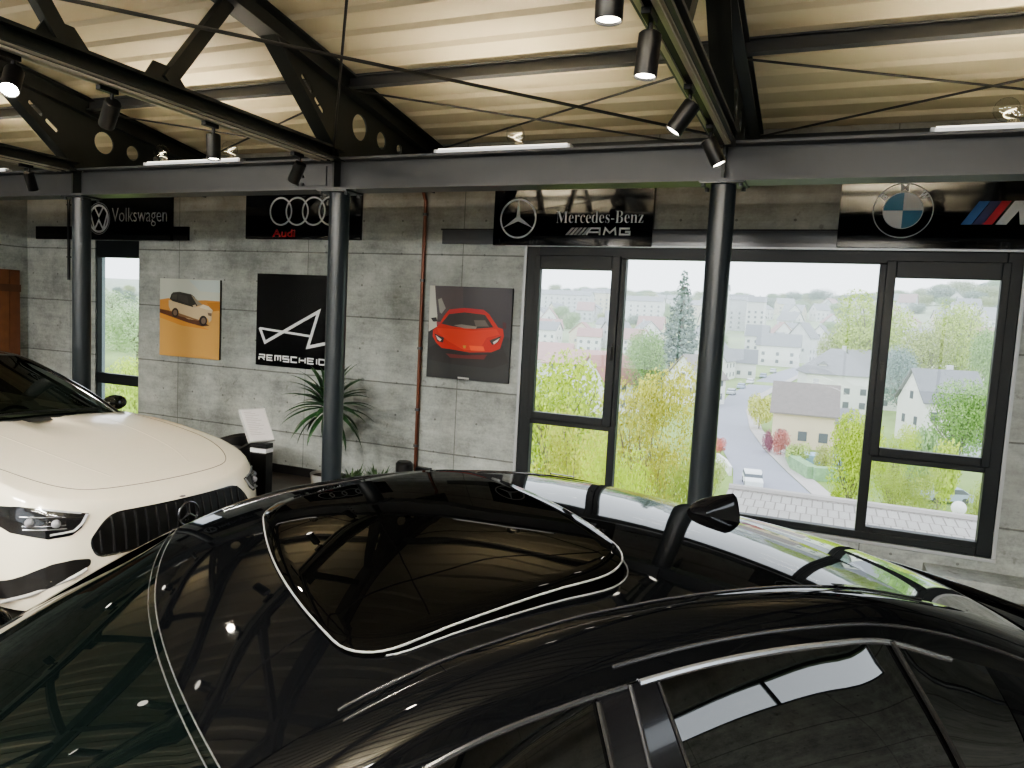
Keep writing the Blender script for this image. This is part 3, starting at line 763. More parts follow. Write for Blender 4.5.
picture(-7.84, 1.29, -6.84, 2.27, TLc, [
 (TLc, (214, 168, 100)),
 ([(84, 95), (522, 110), (522, 270), (420, 258), (300, 262), (84, 250)], (203, 208, 196)),
 ([(300, 110), (522, 112), (522, 200), (380, 190)], (196, 208, 203)),
 ([(84, 250), (150, 240), (200, 262), (420, 255), (522, 262), (522, 320), (430, 330), (84, 330)], (206, 148, 78)),
 ([(430, 275), (522, 270), (522, 330), (470, 335)], (190, 130, 60)),
 ([(84, 318), (150, 330), (200, 352), (380, 400), (450, 440), (400, 446), (300, 420), (200, 385), (84, 345)], (96, 58, 40)),
 ([(84, 345), (200, 385), (300, 420), (400, 446), (450, 470), (250, 440), (84, 380)], (214, 150, 70)),
 ([(152, 255), (180, 258), (330, 304), (366, 300), (405, 286), (445, 300), (474, 328), (468, 352), (466, 400), (448, 420), (440, 390), (412, 372), (385, 378), (370, 402), (300, 392), (238, 368), (228, 335), (205, 316), (180, 324), (168, 336), (152, 296)], (214, 194, 158)),
 ([(160, 330), (232, 350), (370, 396), (366, 404), (236, 372), (168, 340)], (140, 108, 78)),
 ([(160, 246), (172, 210), (186, 198), (230, 194), (318, 212), (344, 232), (366, 296), (330, 305), (182, 262)], (46, 44, 40)),
 ([(172, 245), (182, 216), (215, 212), (212, 254)], (70, 68, 62)), ([(222, 256), (226, 214), (290, 224), (300, 282)], (62, 60, 56)),
 ([(318, 216), (342, 234), (400, 288), (366, 296)], (150, 140, 122)),
 ([(330, 292), (352, 286), (358, 306), (338, 310)], (196, 178, 150)),
 ([(405, 286), (445, 300), (474, 328), (430, 322), (380, 308)], (228, 216, 190)),
 ([(440, 345), (468, 350), (466, 372), (444, 365)], (120, 100, 84)),
 (ell(203, 345, 25, 34), (40, 34, 32)), (ell(204, 346, 15, 21), (130, 112, 96)),
 (ell(409, 404, 28, 37), (40, 34, 32)), (ell(411, 405, 17, 23), (130, 112, 96)),
], 'square picture of a cream off-road car with black roof on orange sand', mat('picture_edge_dark', (0.05, 0.04, 0.03), 0.5))
TLc = [(75, 72), (600, 90), (572, 692), (48, 648)]
picture(-3.91, 1.32, -2.945, 2.30, TLc, [
 (TLc, (38, 36, 40)),
 ([(75, 72), (290, 80), (290, 230), (110, 300), (64, 360)], (66, 58, 62)),
 ([(290, 80), (600, 90), (585, 400), (290, 350)], (50, 48, 56)),
 ([(75, 72), (108, 73), (112, 150), (122, 260), (120, 330), (64, 362)], (196, 196, 184)),
 ([(128, 160), (150, 150), (178, 215), (150, 250), (138, 240)], (140, 140, 132)),
 ([(62, 365), (300, 400), (588, 400), (572, 692), (48, 648)], (34, 37, 40)),
 ([(58, 470), (110, 440), (330, 490), (540, 450), (575, 560), (470, 596), (200, 566), (70, 540)], (18, 19, 21)),
 ([(95, 352), (130, 322), (168, 262), (203, 222), (300, 213), (420, 224), (455, 252), (510, 335), (540, 345), (546, 392), (522, 470), (470, 492), (330, 494), (200, 472), (150, 466), (115, 432), (92, 392)], (196, 42, 24)),
 ([(203, 222), (300, 213), (420, 224), (436, 250), (300, 238), (196, 250)], (178, 40, 44)),
 ([(120, 340), (250, 345), (350, 356), (500, 345), (520, 380), (440, 400), (400, 470), (300, 482), (190, 420), (130, 370)], (214, 62, 34)),
 ([(150, 312), (200, 252), (300, 240), (430, 256), (482, 335), (350, 346), (230, 330)], (40, 36, 36)),
 ([(230, 322), (280, 316), (380, 330), (372, 344), (300, 342)], (132, 124, 116)),
 ([(360, 290), (430, 290), (455, 330), (372, 330)], (96, 90, 84)),
 ([(330, 450), (420, 455), (430, 485), (340, 482)], (242, 96, 52)),
 ([(105, 374), (168, 402), (160, 432), (125, 424)], (26, 20, 20)), ([(114, 384), (152, 412), (142, 424), (126, 412)], (226, 214, 206)),
 ([(532, 388), (458, 418), (476, 446), (512, 428)], (26, 20, 20)), ([(522, 402), (480, 428), (486, 442), (508, 426)], (226, 214, 206)),
 ([(180, 500), (300, 512), (445, 508), (424, 538), (210, 528)], (104, 34, 34)),
 ([(82, 276), (118, 272), (126, 298), (98, 300)], (14, 14, 16)), ([(540, 302), (560, 306), (562, 345), (542, 340)], (70, 26, 30)),
 ([(290, 450), (312, 450), (308, 468), (296, 468)], (190, 150, 60)),
 ([(120, 300), (150, 300), (140, 318), (122, 325)], (150, 60, 70)),
 ([(258, 648), (330, 656), (330, 668), (258, 660)], (190, 190, 186)),
], 'square picture of a red sports car seen from the front on a dark ground', mat('picture_edge_black', (0.02, 0.02, 0.022), 0.5))

# ------------------------------------------------------------------ plants
LEAF = mat('dracaena_leaf', (0.030, 0.085, 0.030), 0.35, noise=0.35, nscale=9)
def blade(M, base, az, el, L, w, droop, n=9):
    base = Vector(base); rows = []; p = base.copy(); e = el
    side = Vector((-math.sin(az), math.cos(az), 0))
    for i in range(n + 1):
        t = i / n; ww = w * (0.35 + 1.6*t) if t < 0.35 else w * 0.91 * (1 - ((t - 0.35) / 0.65) ** 1.6)
        d = Vector((math.cos(az)*math.cos(e), math.sin(az)*math.cos(e), math.sin(e))); nrm = side.cross(d)
        rows.append([p + side * ww * 0.5 + nrm * ww * 0.18, p, p - side * ww * 0.5 + nrm * ww * 0.18])
        p = p + d * (L / n); e -= droop / n
    M.grid(rows)
pp = at(327, 470, 6.45); px, py = pp.x, 6.45
t = thing('potted_dracaena', 'green spiky-leaved potted palm behind the middle column', 'plant', (px, py, 0))
M = MB(); M.lathe([(0.001, 0), (0.12, 0), (0.15, 0.02), (0.175, 0.21), (0.18, 0.23), (0.165, 0.23), (0.16, 0.20), (0.001, 0.20)]); fixn(M.build('pot', mat('pot_grey', (0.42, 0.42, 0.40), 0.5), t, smooth=True))
M = MB(); M.lathe([(0.16, 0.201), (0.001, 0.215)]); fixn(M.build('soil', mat('soil', (0.03, 0.02, 0.014), 0.9), t))
top = 0.96
M = MB(); M.tube([(0, 0, 0.18), (0.01, 0.01, 0.6), (-0.015, 0, 0.85), (0, 0, top)], 0.026, 10); M.build('trunk', mat('trunk_brown', (0.12, 0.08, 0.05), 0.8, noise=0.3, nscale=30), t, smooth=True)
rl = random.Random(3)
for k in range(60):
    M = MB(); az = k * 2.39996 + rl.uniform(-.2, .2); f = k / 53
    el = lerp(-0.55, 1.30, f ** 0.9) + rl.uniform(-.12, .12)
    blade(M, (0.02*math.cos(az), 0.02*math.sin(az), top - 0.06 + 0.10*f), az, el, lerp(0.52, 0.50, f) * rl.uniform(.85, 1.12), 0.080, lerp(1.15, 1.0, f))
    M.build('leaf', LEAF, t, smooth=True, ang=180)
# low planting at the foot of the wall
def bushy(x, y, z, n, L, seed, label, potr):
    t = thing('potted_shrub', label, 'plant', (x, y, z)); q_ = random.Random(seed)
    M = MB(); M.lathe([(potr*.75, 0), (potr*.8, 0.01), (potr, 0.17), (potr*.9, 0.17), (potr*.85, 0.14), (0.001, 0.14)], n=20); fixn(M.build('pot', mat('pot_dark', (0.05, 0.045, 0.04), 0.6), t, smooth=True))
    M = MB()
    for k in range(n):
        az = q_.uniform(0, 2*PI); rr = q_.uniform(0, potr*.8)
        blade(M, (rr*math.cos(az), rr*math.sin(az), 0.14), az, q_.uniform(.4, 1.5), L*q_.uniform(.5, 1.1), 0.03, q_.uniform(.2, 1.0), 5)
    M.build('foliage', mat('shrub_leaf', (0.05, 0.10, 0.035), 0.5, noise=0.4, nscale=14), t, smooth=True, ang=180)
a = at(352, 476, 6.6); bushy(a.x, 6.6, 0, 60, 0.20, 5, 'low dark-potted shrub just right of the middle column', 0.13)
a = at(377, 474, 6.7); bushy(a.x, 6.7, 0, 70, 0.21, 6, 'low dark-potted shrub next to the small black bin', 0.13)

# small black bin with a pale flank
a = at(404, 470, 6.75)
t = thing('ash_bin', 'small round black bin against the concrete wall left of the pipe', 'bin', (a.x, 6.75, 0))
M = MB(); M.lathe([(0.001, 0), (0.085, 0), (0.085, 0.30), (0.08, 0.30)], n=28); fixn(M.build('body', mat('bin_steel', (0.10, 0.10, 0.105), 0.3, 0.7), t, smooth=True))
M = MB(); M.lathe([(0.092, 0.295), (0.092, 0.385), (0.07, 0.41), (0.001, 0.415)], n=28); fixn(M.build('lid', BLACKP, t, smooth=True))

# price board on its black post
a = at(261, 480, 5.25)
t = thing('display_stand', 'black display stand with tilted white information sheet beside the white car', 'display stand', (a.x, 5.25, 0), math.radians(4))
M = MB(); M.box((-0.16, -0.14, 0), (0.16, 0.14, 0.02)); M.build('foot', BLACKP, t, bevel=0.004)
M = MB(); M.box((-0.085, -0.05, 0.02), (0.085, 0.05, 0.66)); M.build('post', mat('stand_black', (0.004, 0.004, 0.004), 0.3), t, bevel=0.004)
M = MB(); M.box((-0.086, -0.052, 0.665), (0.086, 0.052, 0.70)); M.build('white_band', WHITE, t)
M = MB(); M.box((-0.085, -0.05, 0.705), (0.085, 0.05, 0.745)); M.build('neck', BLACKP, t)
Tm = Matrix.Translation((0.0, 0.0, 0.755)) @ Matrix.Rotation(math.radians(62), 4, 'Z') @ Matrix.Rotation(math.radians(-42), 4, 'X')
sh = Matrix.Diagonal((1.45, 1, 1.06, 1))
M = MB(); M.box((-0.085, -0.012, 0.0), (0.085, 0.012, 0.34), None, Tm @ sh); M.build('sheet_holder', mat('sheet_edge', (0.55, 0.55, 0.53), 0.4), t)
M = MB(); M.box((-0.078, -0.0135, 0.01), (0.078, -0.012, 0.33), None, Tm @ sh); M.build('information_sheet', mat('paper_white', (0.74, 0.71, 0.69), 0.6), t)
M = MB()
for k in range(14):
    z = 0.30 - k*0.018; M.box((-0.06, -0.0142, z), (-0.06 + 0.05 + 0.06*((k*37 % 11)/11), -0.0135, z + 0.006), None, Tm @ sh)
M.build('print_lines', mat('pale_print', (0.55, 0.50, 0.49), 0.6), t)

# black tub chair behind the white car's nose
a = at(225, 455, 6.2)
t = thing('tub_chair', 'black round-backed leather tub chair by the wall behind the white car', 'chair', (a.x, 6.2, 0), -0.4)
LEA = mat('black_leather', (0.006, 0.006, 0.0065), 0.35, noise=0.2, nscale=20)
M = MB(); rows = []
for i in range(25):
    th = lerp(-0.35, PI + 0.35, i / 24); e = math.sin(max(0, min(PI, th)))
    ro, ri = 0.36, 0.26; zt_ = 0.44 + 0.10 * e
    rows.append([(ro*math.cos(th), ro*math.sin(th), 0.12), (ro*math.cos(th), ro*math.sin(th), zt_ - 0.03), ((ro-.03)*math.cos(th), (ro-.03)*math.sin(th), zt_), ((ri+.03)*math.cos(th), (ri+.03)*math.sin(th), zt_), (ri*math.cos(th), ri*math.sin(th), zt_ - 0.03), (ri*math.cos(th), ri*math.sin(th), 0.12)])
M.grid(rows); M.add(rows[0], [(0,1,2,3,4,5)]); M.add(rows[-1], [(5,4,3,2,1,0)]); fixn(M.build('back_shell', LEA, t, smooth=True))
M = MB(); M.lathe([(0.001, 0.14), (0.25, 0.14), (0.265, 0.2), (0.26, 0.36), (0.22, 0.40), (0.001, 0.41)], (0, -0.02, 0), 28); fixn(M.build('seat', LEA, t, smooth=True))
for sx, sy in ((-.2, -.2), (.2, -.2), (-.2, .2), (.2, .2)):
    M = MB(); M.cyl((sx, sy, 0), (sx, sy, 0.14), 0.015, 0.022, 12); M.build('leg', BLACKP, t)
# low black side table beside it
t = thing('side_table', 'low dark side table by the wall left of the black tub chair', 'table', (a.x - 0.75, 6.45, 0))
M = MB(); M.lathe([(0.001, 0.36), (0.26, 0.36), (0.265, 0.37), (0.26, 0.385), (0.001, 0.385)], n=32); fixn(M.build('table_top', BLACKGLOSS, t, smooth=True))
M = MB(); M.cyl((0, 0, 0.02), (0, 0, 0.36), 0.025, n=16); M.build('leg', BLACKP, t, smooth=True)
M = MB(); M.lathe([(0.001, 0), (0.19, 0), (0.18, 0.015), (0.03, 0.025)], n=32); fixn(M.build('base', BLACKP, t, smooth=True))

# plank screen at the left wall
t = thing('wooden_screen', 'dark brown wooden plank screen standing in the left corner', 'wooden screen', (XL + 0.03, 6.43, 0))
for k in range(7):
    M = MB(); M.box((0, -0.62 + k*0.15, 0.02), (0.03, -0.48 + k*0.15, 2.3)); M.build('plank', mat('plank_%d' % (k % 3), [(0.16, 0.06, 0.025), (0.11, 0.045, 0.02), (0.20, 0.08, 0.03)][k % 3], 0.6, noise=0.3, nscale=8), t, bevel=0.003)
for z in (0.3, 2.0):
    M = MB(); M.box((0.03, -0.62, z), (0.05, 0.42, z + 0.1)); M.build('rail', mat('plank_1', (0.11, 0.045, 0.02)), t)
M = MB(); M.box((0, -0.62, 0), (0.12, 0.42, 0.02)); M.build('foot', mat('plank_1', (0.11, 0.045, 0.02)), t)
# ------------------------------------------------------------------ cars
PAINTK = mat('black_car_paint', (0.0022, 0.0024, 0.0028), 0.03, 0, 0.13)
GLASSK = mat('black_tinted_glass', (0.001, 0.0012, 0.0012), 0.012, 0, 1.0, coat=1.0)
GLASSG = mat('greenish_dark_glass', (0.0016, 0.0028, 0.0026), 0.015, 0, 0.13)
ROOFK = mat('black_glass_roof', (0.001, 0.001, 0.001), 0.012, 0, 0.075)
TRIMK = mat('black_gloss_trim', (0.004, 0.004, 0.005), 0.10, 0, 0.5, coat=0.6)
RUBBER = mat('tyre_rubber', (0.012, 0.012, 0.012), 0.7)
SEAL = mat('grey_roof_seal', (0.20, 0.20, 0.195), 0.40)
GAPK = mat('shadow_gap_black', (0.001, 0.001, 0.001), 0.9, 0, 0.0)
MOULD = mat('black_moulding', (0.02, 0.02, 0.022), 0.20, 0, 1.0)
SEAM = mat('screen_seal_grey', (0.07, 0.07, 0.07), 0.3)
BRIGHT = mat('bright_trim', (0.55, 0.57, 0.60), 0.14, 0.9)
PAINTW = mat('cream_white_paint', (0.80, 0.735, 0.575), 0.22, 0, 0.5, coat=0.5)
CABIN = mat('cabin_dark', (0.012, 0.012, 0.012), 0.7)
TINT = pane_mat('tinted_screen', 1.5, (0.20, 0.235, 0.22))
RIM = mat('rim_dark', (0.10, 0.10, 0.105), 0.25, 0.9)

def L(s, t, z): return Vector((s, -t, z))
def body_surface(s0, s1, W, nf, nr, zsill, zsh, zc, levels, inset, bow=0.0):
    """rings of the lower body from the sill up and over; levels = (f, width factor, nose offset, tail offset)"""
    N = 144; sc = (s0 + s1) / 2; Lh = (s1 - s0) / 2; rows = []
    def quarter(n):                          # (a, t) from the centre line to the flank, evenly spaced
        D = [((1 - x**n) ** (1/n), x) for x in frange(0, .93, 300)]; a0 = D[-1][0]
        D += [(a, (1 - a**n) ** (1/n)) for a in frange(a0, 0, 300)[1:]]
        D = [(Lh*a, W*x) for a, x in D]; cum = [0]
        for p, q_ in zip(D[:-1], D[1:]): cum.append(cum[-1] + math.dist(p, q_))
        out = []; j = 0
        for i in range(N//4 + 1):
            d = cum[-1] * i / (N//4)
            while j < len(cum) - 2 and cum[j+1] < d: j += 1
            f = (d - cum[j]) / max(1e-9, cum[j+1] - cum[j]); out.append((lerp(D[j][0], D[j+1][0], f)/Lh, lerp(D[j][1], D[j+1][1], f)))
        return out
    qf, qr = quarter(nf), quarter(nr); Q = N//4; PLAN = []
    for k in range(N):
        if k <= Q: a, t = qf[k]; c = 1
        elif k <= 2*Q: a, t = qr[2*Q - k]; c = -1
        elif k <= 3*Q: a, t = qr[k - 2*Q]; t = -t; c = -1
        else: a, t = qf[N - k]; t = -t; c = 1
        PLAN.append((sc - Lh*a*c + (bow*(t/W)**2*a if c > 0 else 0), t, a, c))
    def pl(k): return PLAN[k]
    for (f, wf, no, to) in levels:
        r = []
        for k in range(N):
            s, t, a, c = pl(k); w = a ** 3
            s2 = s + (no * w if c > 0 else -to * w); zz = zsill + f * (zsh(s2) - zsill)
            r.append(L(s2, t * wf, zz))
        rows.append(r)
    f, wf, no, to = levels[-1]
    def top(s, t):
        q_ = min(1, abs(t) / (W * wf)); return zc(s) - (zc(s) - zsh(s)) * q_ ** inset
    for lam in (0.985, 0.96, 0.92, 0.86, 0.78, 0.68, 0.55, 0.40, 0.25, 0.12, 0.0):
        r = []
        for k in range(N):
            s, t, a, c = pl(k); w = a ** 3; s2 = s + (no * w if c > 0 else -to * w)
            e = 1 - (1 - lam) * 0.9
            s3 = sc + (s2 - sc) * (lam ** 0.35 if lam > 0 else 0.0) if lam < 0.9 else sc + (s2 - sc) * (1 - (1 - lam) * 0.36)
            t3 = t * wf * lam
            r.append(L(s3, t3, top(s3, t3)))
        rows.append(r)
    return rows
def bvh_of(M):
    return BVHTree.FromPolygons([Vector(v) for v in M.v], M.f)

def wheel(parent, s, t, r, w):
    sg = 1 if t > 0 else -1; T = Matrix.Translation(L(s, t, r)) @ Matrix.Rotation(PI/2 * sg, 4, 'X')
    T3 = T.to_3x3(); c = L(s, t, r)
    M = MB(); M.lathe([(r*.66, -w/2), (r*.93, -w/2), (r, -w/2 + .03), (r, w/2 - .03), (r*.93, w/2), (r*.66, w/2)], c, 48, None, T3); wt = fixn(M.build('wheel', RUBBER, parent, smooth=True))
    M = MB(); M.lathe([(r*.67, -w/2 + .01), (r*.67, w/2 - .005), (r*.60, w/2 - .01), (r*.58, 0.0), (0.001, 0.0)], c, 48, None, T3)
    for k in range(10):
        a = 2*PI*k/10
        for da in (-.10, .10):
            p = T @ Vector((r*.10*math.cos(a), r*.10*math.sin(a), w*.30)); q_ = T @ Vector((r*.62*math.cos(a + da), r*.62*math.sin(a + da), w*.42)); M.cyl(p, q_, 0.014, n=8)
    M.cyl(T @ Vector((0, 0, 0)), T @ Vector((0, 0, w*.36)), r*.17, n=24)
    fixn(M.build('rim', RIM, wt, smooth=True))
def arch(parent, s, t, r, m_):
    sg = 1 if t > 0 else -1; M = MB()
    M.prism([L(s + r*math.cos(a), t, 0.30 + r*math.sin(a)) for a in frange(-0.35, PI + 0.35, 30)], (), (0, 0.012*-sg, 0)); fixn(M.build('wheel_arch', m_, parent))

def greenhouse(car, Rt, Dt, Wt, Bt, crown, top, rear, base, rbase, paint, wsm, sgm, rgm, s_side, roofm):
    """roof, pillars and glass from the rail (R), outer roof edge (D), window top (W) and waist (B) curves"""
    R_, D_, W_, B_ = (hermite(x) for x in (Rt, Dt, Wt, Bt)); cr = hermite(crown)
    def roof(u, v):
        s = lerp(top(u), rear(u), v); rt_, rz = R_(s); return s, u * rt_, rz + cr(s) * (1 - abs(u) ** 2.4)
    US = frange(-1, 1, 41)
    M = MB(); M.grid([[L(*roof(u, v)) for u in US] for v in frange(0, 1, 40)]); fixn(M.build('roof_skin', roofm, car, smooth=True, ang=180))
    def ws(u, v):
        s1_, t1, z1 = roof(u, 0); s2, t2, z2 = base(u); b_ = 4*v*(1-v)*0.028*(1 - u*u*.6)
        return lerp(s1_, s2, v) - b_*0.5, lerp(t1, t2, v), lerp(z1, z2, v) + b_ - .030 * abs(u)**7 * min(1, 6*v) * min(1, 6*(1 - v))
    M = MB(); M.grid([[L(*ws(u, v)) for u in US] for v in frange(0, 1, 24)]); wso = fixn(M.build('windscreen', wsm, car, smooth=True, ang=180))
    def rg(u, v):
        s1_, t1, z1 = roof(u, 1); s2, t2, z2 = rbase(u); b_ = 4*v*(1-v)*0.022*(1 - u*u*.6)
        return lerp(s1_, s2, v) + b_*0.4, lerp(t1, t2, v), lerp(z1, z2, v) + b_
    M = MB(); M.grid([[L(*rg(u, v)) for u in US] for v in frange(0, 1, 24)]); fixn(M.build('rear_screen', rgm, car, smooth=True, ang=180))
    S0, S1 = Rt[0][0], Rt[-1][0]
    for sg in (1, -1):
        M = MB(); rows = []
        for s in frange(S0, S1, 90):
            r_, d_ = R_(s), D_(s); row = []
            for k in frange(0, 1, 9):
                bul = math.sin(PI * k) * 0.014
                row.append(L(s, sg * (lerp(r_[0] - 0.012, d_[0], k) + bul*.7), lerp(r_[1] + 0.000, d_[1], k) + bul))
            dd = W_(s); row.append(L(s, sg*(d_[0] + 0.004), d_[1] - 0.008)); row.append(L(s, sg * dd[0], dd[1])); rows.append(row)
        M.grid(rows); fixn(M.build('roof_side', paint, car, smooth=True, ang=50))
        a, b_ = s_side
        M = MB(); rows = []
        for s in frange(a, b_, 50):
            w_, bb = W_(s), B_(s); rows.append([L(s, sg * (lerp(w_[0], bb[0], k) + math.sin(PI*k)*0.022), lerp(w_[1], bb[1], k)) for k in frange(0, 1, 10)])
        M.grid(rows); fixn(M.build('side_window', sgm, car, smooth=True, ang=180))
        for (a2, b2, nm) in ((S0, a, 'front_pillar'), (b_, S1, 'rear_pillar')):
            M = MB(); rows = []
            for s in frange(a2, b2, 24):
                w_, bb = W_(s), B_(s); rows.append([L(s, sg * (lerp(w_[0], bb[0], k) + math.sin(PI*k)*0.024), lerp(w_[1], bb[1], k)) for k in frange(0, 1, 8)])
            M.grid(rows); fixn(M.build(nm, paint, car, smooth=True, ang=180))
    return roof, ws, rg, R_, D_, W_, B_

# ---- black coupe in the foreground
A = math.radians(52); ev = Vector((math.cos(A), math.sin(A), 0)); tv = Vector((math.sin(A), -math.cos(A), 0))
Ok = Vector((-1.0, 1.24, 0)) - tv * 0.015
black = thing('coupe_car', 'glossy black four-door coupe in the foreground with tilted glass sunroof', 'car', Ok, A)
Rk = [(-.86, .655, .985), (-.58, .63, 1.15), (-.36, .605, 1.285), (-.20, .587, 1.37), (-.044, .577, 1.424), (.09, .573, 1.458), (.25, .57, 1.480), (.36, .57, 1.490), (.465, .57, 1.493), (.56, .57, 1.493), (.71, .57, 1.487), (.91, .57, 1.470), (1.11, .57, 1.438), (1.30, .567, 1.392), (1.5, .56, 1.335), (1.8, .56, 1.235), (2.1, .575, 1.135), (2.3, .585, 1.06)]
Dk = [(-.86, .75, .93), (-.58, .72, 1.09), (-.36, .695, 1.215), (-.2, .68, 1.30), (-.044, .668, 1.385), (.09, .664, 1.425), (.25, .663, 1.447), (.385, .663, 1.456), (.525, .663, 1.460), (.696, .663, 1.454), (.848, .663, 1.441), (1.019, .664, 1.419), (1.256, .668, 1.361), (1.5, .68, 1.28), (1.8, .705, 1.165), (2.1, .74, 1.055), (2.3, .765, 1.0)]
Wk = [(s, t + .018, z - .030 - (.0 if s < 1.2 else .02)) for s, t, z in Dk]
Bk = [(-.86, .80, .92), (-.4, .815, .97), (.4, .83, .995), (1.1, .83, 1.02), (1.6, .82, 1.04), (2.3, .80, .98)]
crk = [(-.3, .030), (.2, .028), (.7, .028), (1.36, .036), (1.6, .04)]
topk = lambda u: -.262 + (.05 if u > 0 else .09)*u*u
reark = lambda u: 1.42 - .10*u*u
basek = lambda u: (-1.02 + .16*u*u, u*.66, .99 + .03*(1 - u*u))
rbasek = lambda u: (2.20 - .10*u*u, u*.575, 1.108 + .05*(1 - u*u))
roofk, wsk, rgk, RK, DK, WK, BK = greenhouse(black, Rk, Dk, Wk, Bk, crk, topk, reark, basek, rbasek, PAINTK, GLASSG, GLASSK, GLASSK, (-.62, 1.42), PAINTK)
zshk = hermite([(-2.25, .64), (-1.9, .79), (-1.4, .90), (-.9, .955), (0, .985), (1.2, 1.01), (2.0, 1.02), (2.45, 1.0), (2.7, .95)])
zck = hermite([(-2.25, .64), (-1.95, .82), (-1.4, .94), (-.95, 1.0), (0, .97), (1.5, .97), (2.05, 1.095), (2.3, 1.09), (2.50, 1.062), (2.66, 1.00), (2.7, .95)])
lev = [(0.0, .94, .06, .06), (.12, .975, .02, .02), (.35, 1.0, 0, 0), (.6, 1.0, 0, 0), (.78, .985, .02, .01), (.9, .955, .04, .03), (1.0, .915, .07, .06)]
M = MB(); M.grid(body_surface(-2.25, 2.70, .91, 3.4, 3.6, .17, zshk, zck, lev, 2.6), closed=True)
fixn(M.build('body_shell', PAINTK, black, smooth=True, ang=180))
bodyk = bvh_of(M)
def on_top(bv, s, t, up_=0.002):
    h = bv.ray_cast(L(s, t, 3), Vector((0, 0, -1))); return (h[0] + Vector((0, 0, up_))) if h[0] else L(s, t, 1)
for s in (-1.45, 1.40):
    for t in (-.80, .80): wheel(black, s, t, .34, .24); arch(black, s, .905 if t > 0 else -.905, .40, BLACK)
# sunroof: raised glass panel, its pale edge seal, the opening below it
def sunroof_outline(scale=1.0):
    P = []
    def cs(a, b_, n): return [(lerp(a[0], b_[0], i/n), lerp(a[1], b_[1], i/n)) for i in range(n)]
    def corner(c, p, q_, r):
        c, p, q_ = Vector(c), Vector(p), Vector(q_); a = c + (p - c).normalized()*r; b_ = c + (q_ - c).normalized()*r
        return [((1-k)**2*a + 2*k*(1-k)*c + k*k*b_) for k in frange(0, 1, 10)]
    Cn = [(-.012, .505), (.555, .490), (.565, -.44), (.030, -.425)]
    rr = (.10, .13, .13, .10); out = []
    for i in range(4):
        out += corner(Cn[i], Cn[i-1], Cn[(i+1) % 4], rr[i])
    # bow the front and rear edges
    res = []
    for k in range(len(out)):
        a, b_ = out[k], out[(k+1) % len(out)]; n = max(1, int((b_ - a).length / .05))
        for j in range(n): res.append(a.lerp(b_, j/n))
    bow = []
    for p in res:
        s, t = p; w = max(0, 1 - (t/.48)**2)
        f = max(0, min(1, (s + .02)/.575)); s2 = s - .055*w*(1 - f) + .06*w*f
        bow.append((s2*1.0, t))
    return bow
def rz(s, t):
    r_ = RK(s); return r_[1] + hermite(crk)(s) * (1 - min(1, abs(t)/r_[0]) ** 2.4)
ol = sunroof_outline()
lift = lambda s: .005 + .029 * max(0, min(1, (s + .1)/.7))
M = MB(); rows = []
for lam in (1.0, .985, .9, .7, .5, .25, .02):
    rows.append([L(.26 + (s - .26)*lam, t*lam, rz(.26 + (s - .26)*lam, t*lam) + lift(.26 + (s - .26)*lam) - (0 if lam < 1 else .004)) for s, t in ol])
M.grid(rows, closed=True)
sr = fixn(M.build('sunroof_glass', ROOFK, black, smooth=True, ang=180))
M = MB(); M.tube([L(s, t, rz(s, t) + lift(s) - .004) for s, t in ol], .0020, 8, True); o = M.build('glass_edge_seal', SEAL, sr, smooth=True)
o2 = [(.26 + (s - .26)*1.012, t*1.012) for s, t in ol]
M = MB(); M.grid([[L(s, t, rz(s, t) + lift(s) - .006) for s, t in ol], [L(s, t, rz(s, t) + .001) for s, t in o2]], closed=True); fixn(M.build('sunroof_shadow_gap', GAPK, black))
M = MB(); M.tube([L(.268 + (s - .26)*1.012, t*1.014, rz(s, t) + .001) for s, t in ol], .0016, 8, True); tag(M.build('roof_opening_seal', SEAL, black, smooth=True), 'thin grey seal around the roof opening', None)
# windscreen seal, two pale lines
M = MB()
for ds in (0, -.013): M.tube([L(*roofk(u, 0)) + Vector((ds, 0, .0006 + ds*.3)) for u in frange(-.99, .99, 50)], .0013, 8)
M.build('windscreen_seal', SEAM, black, smooth=True)
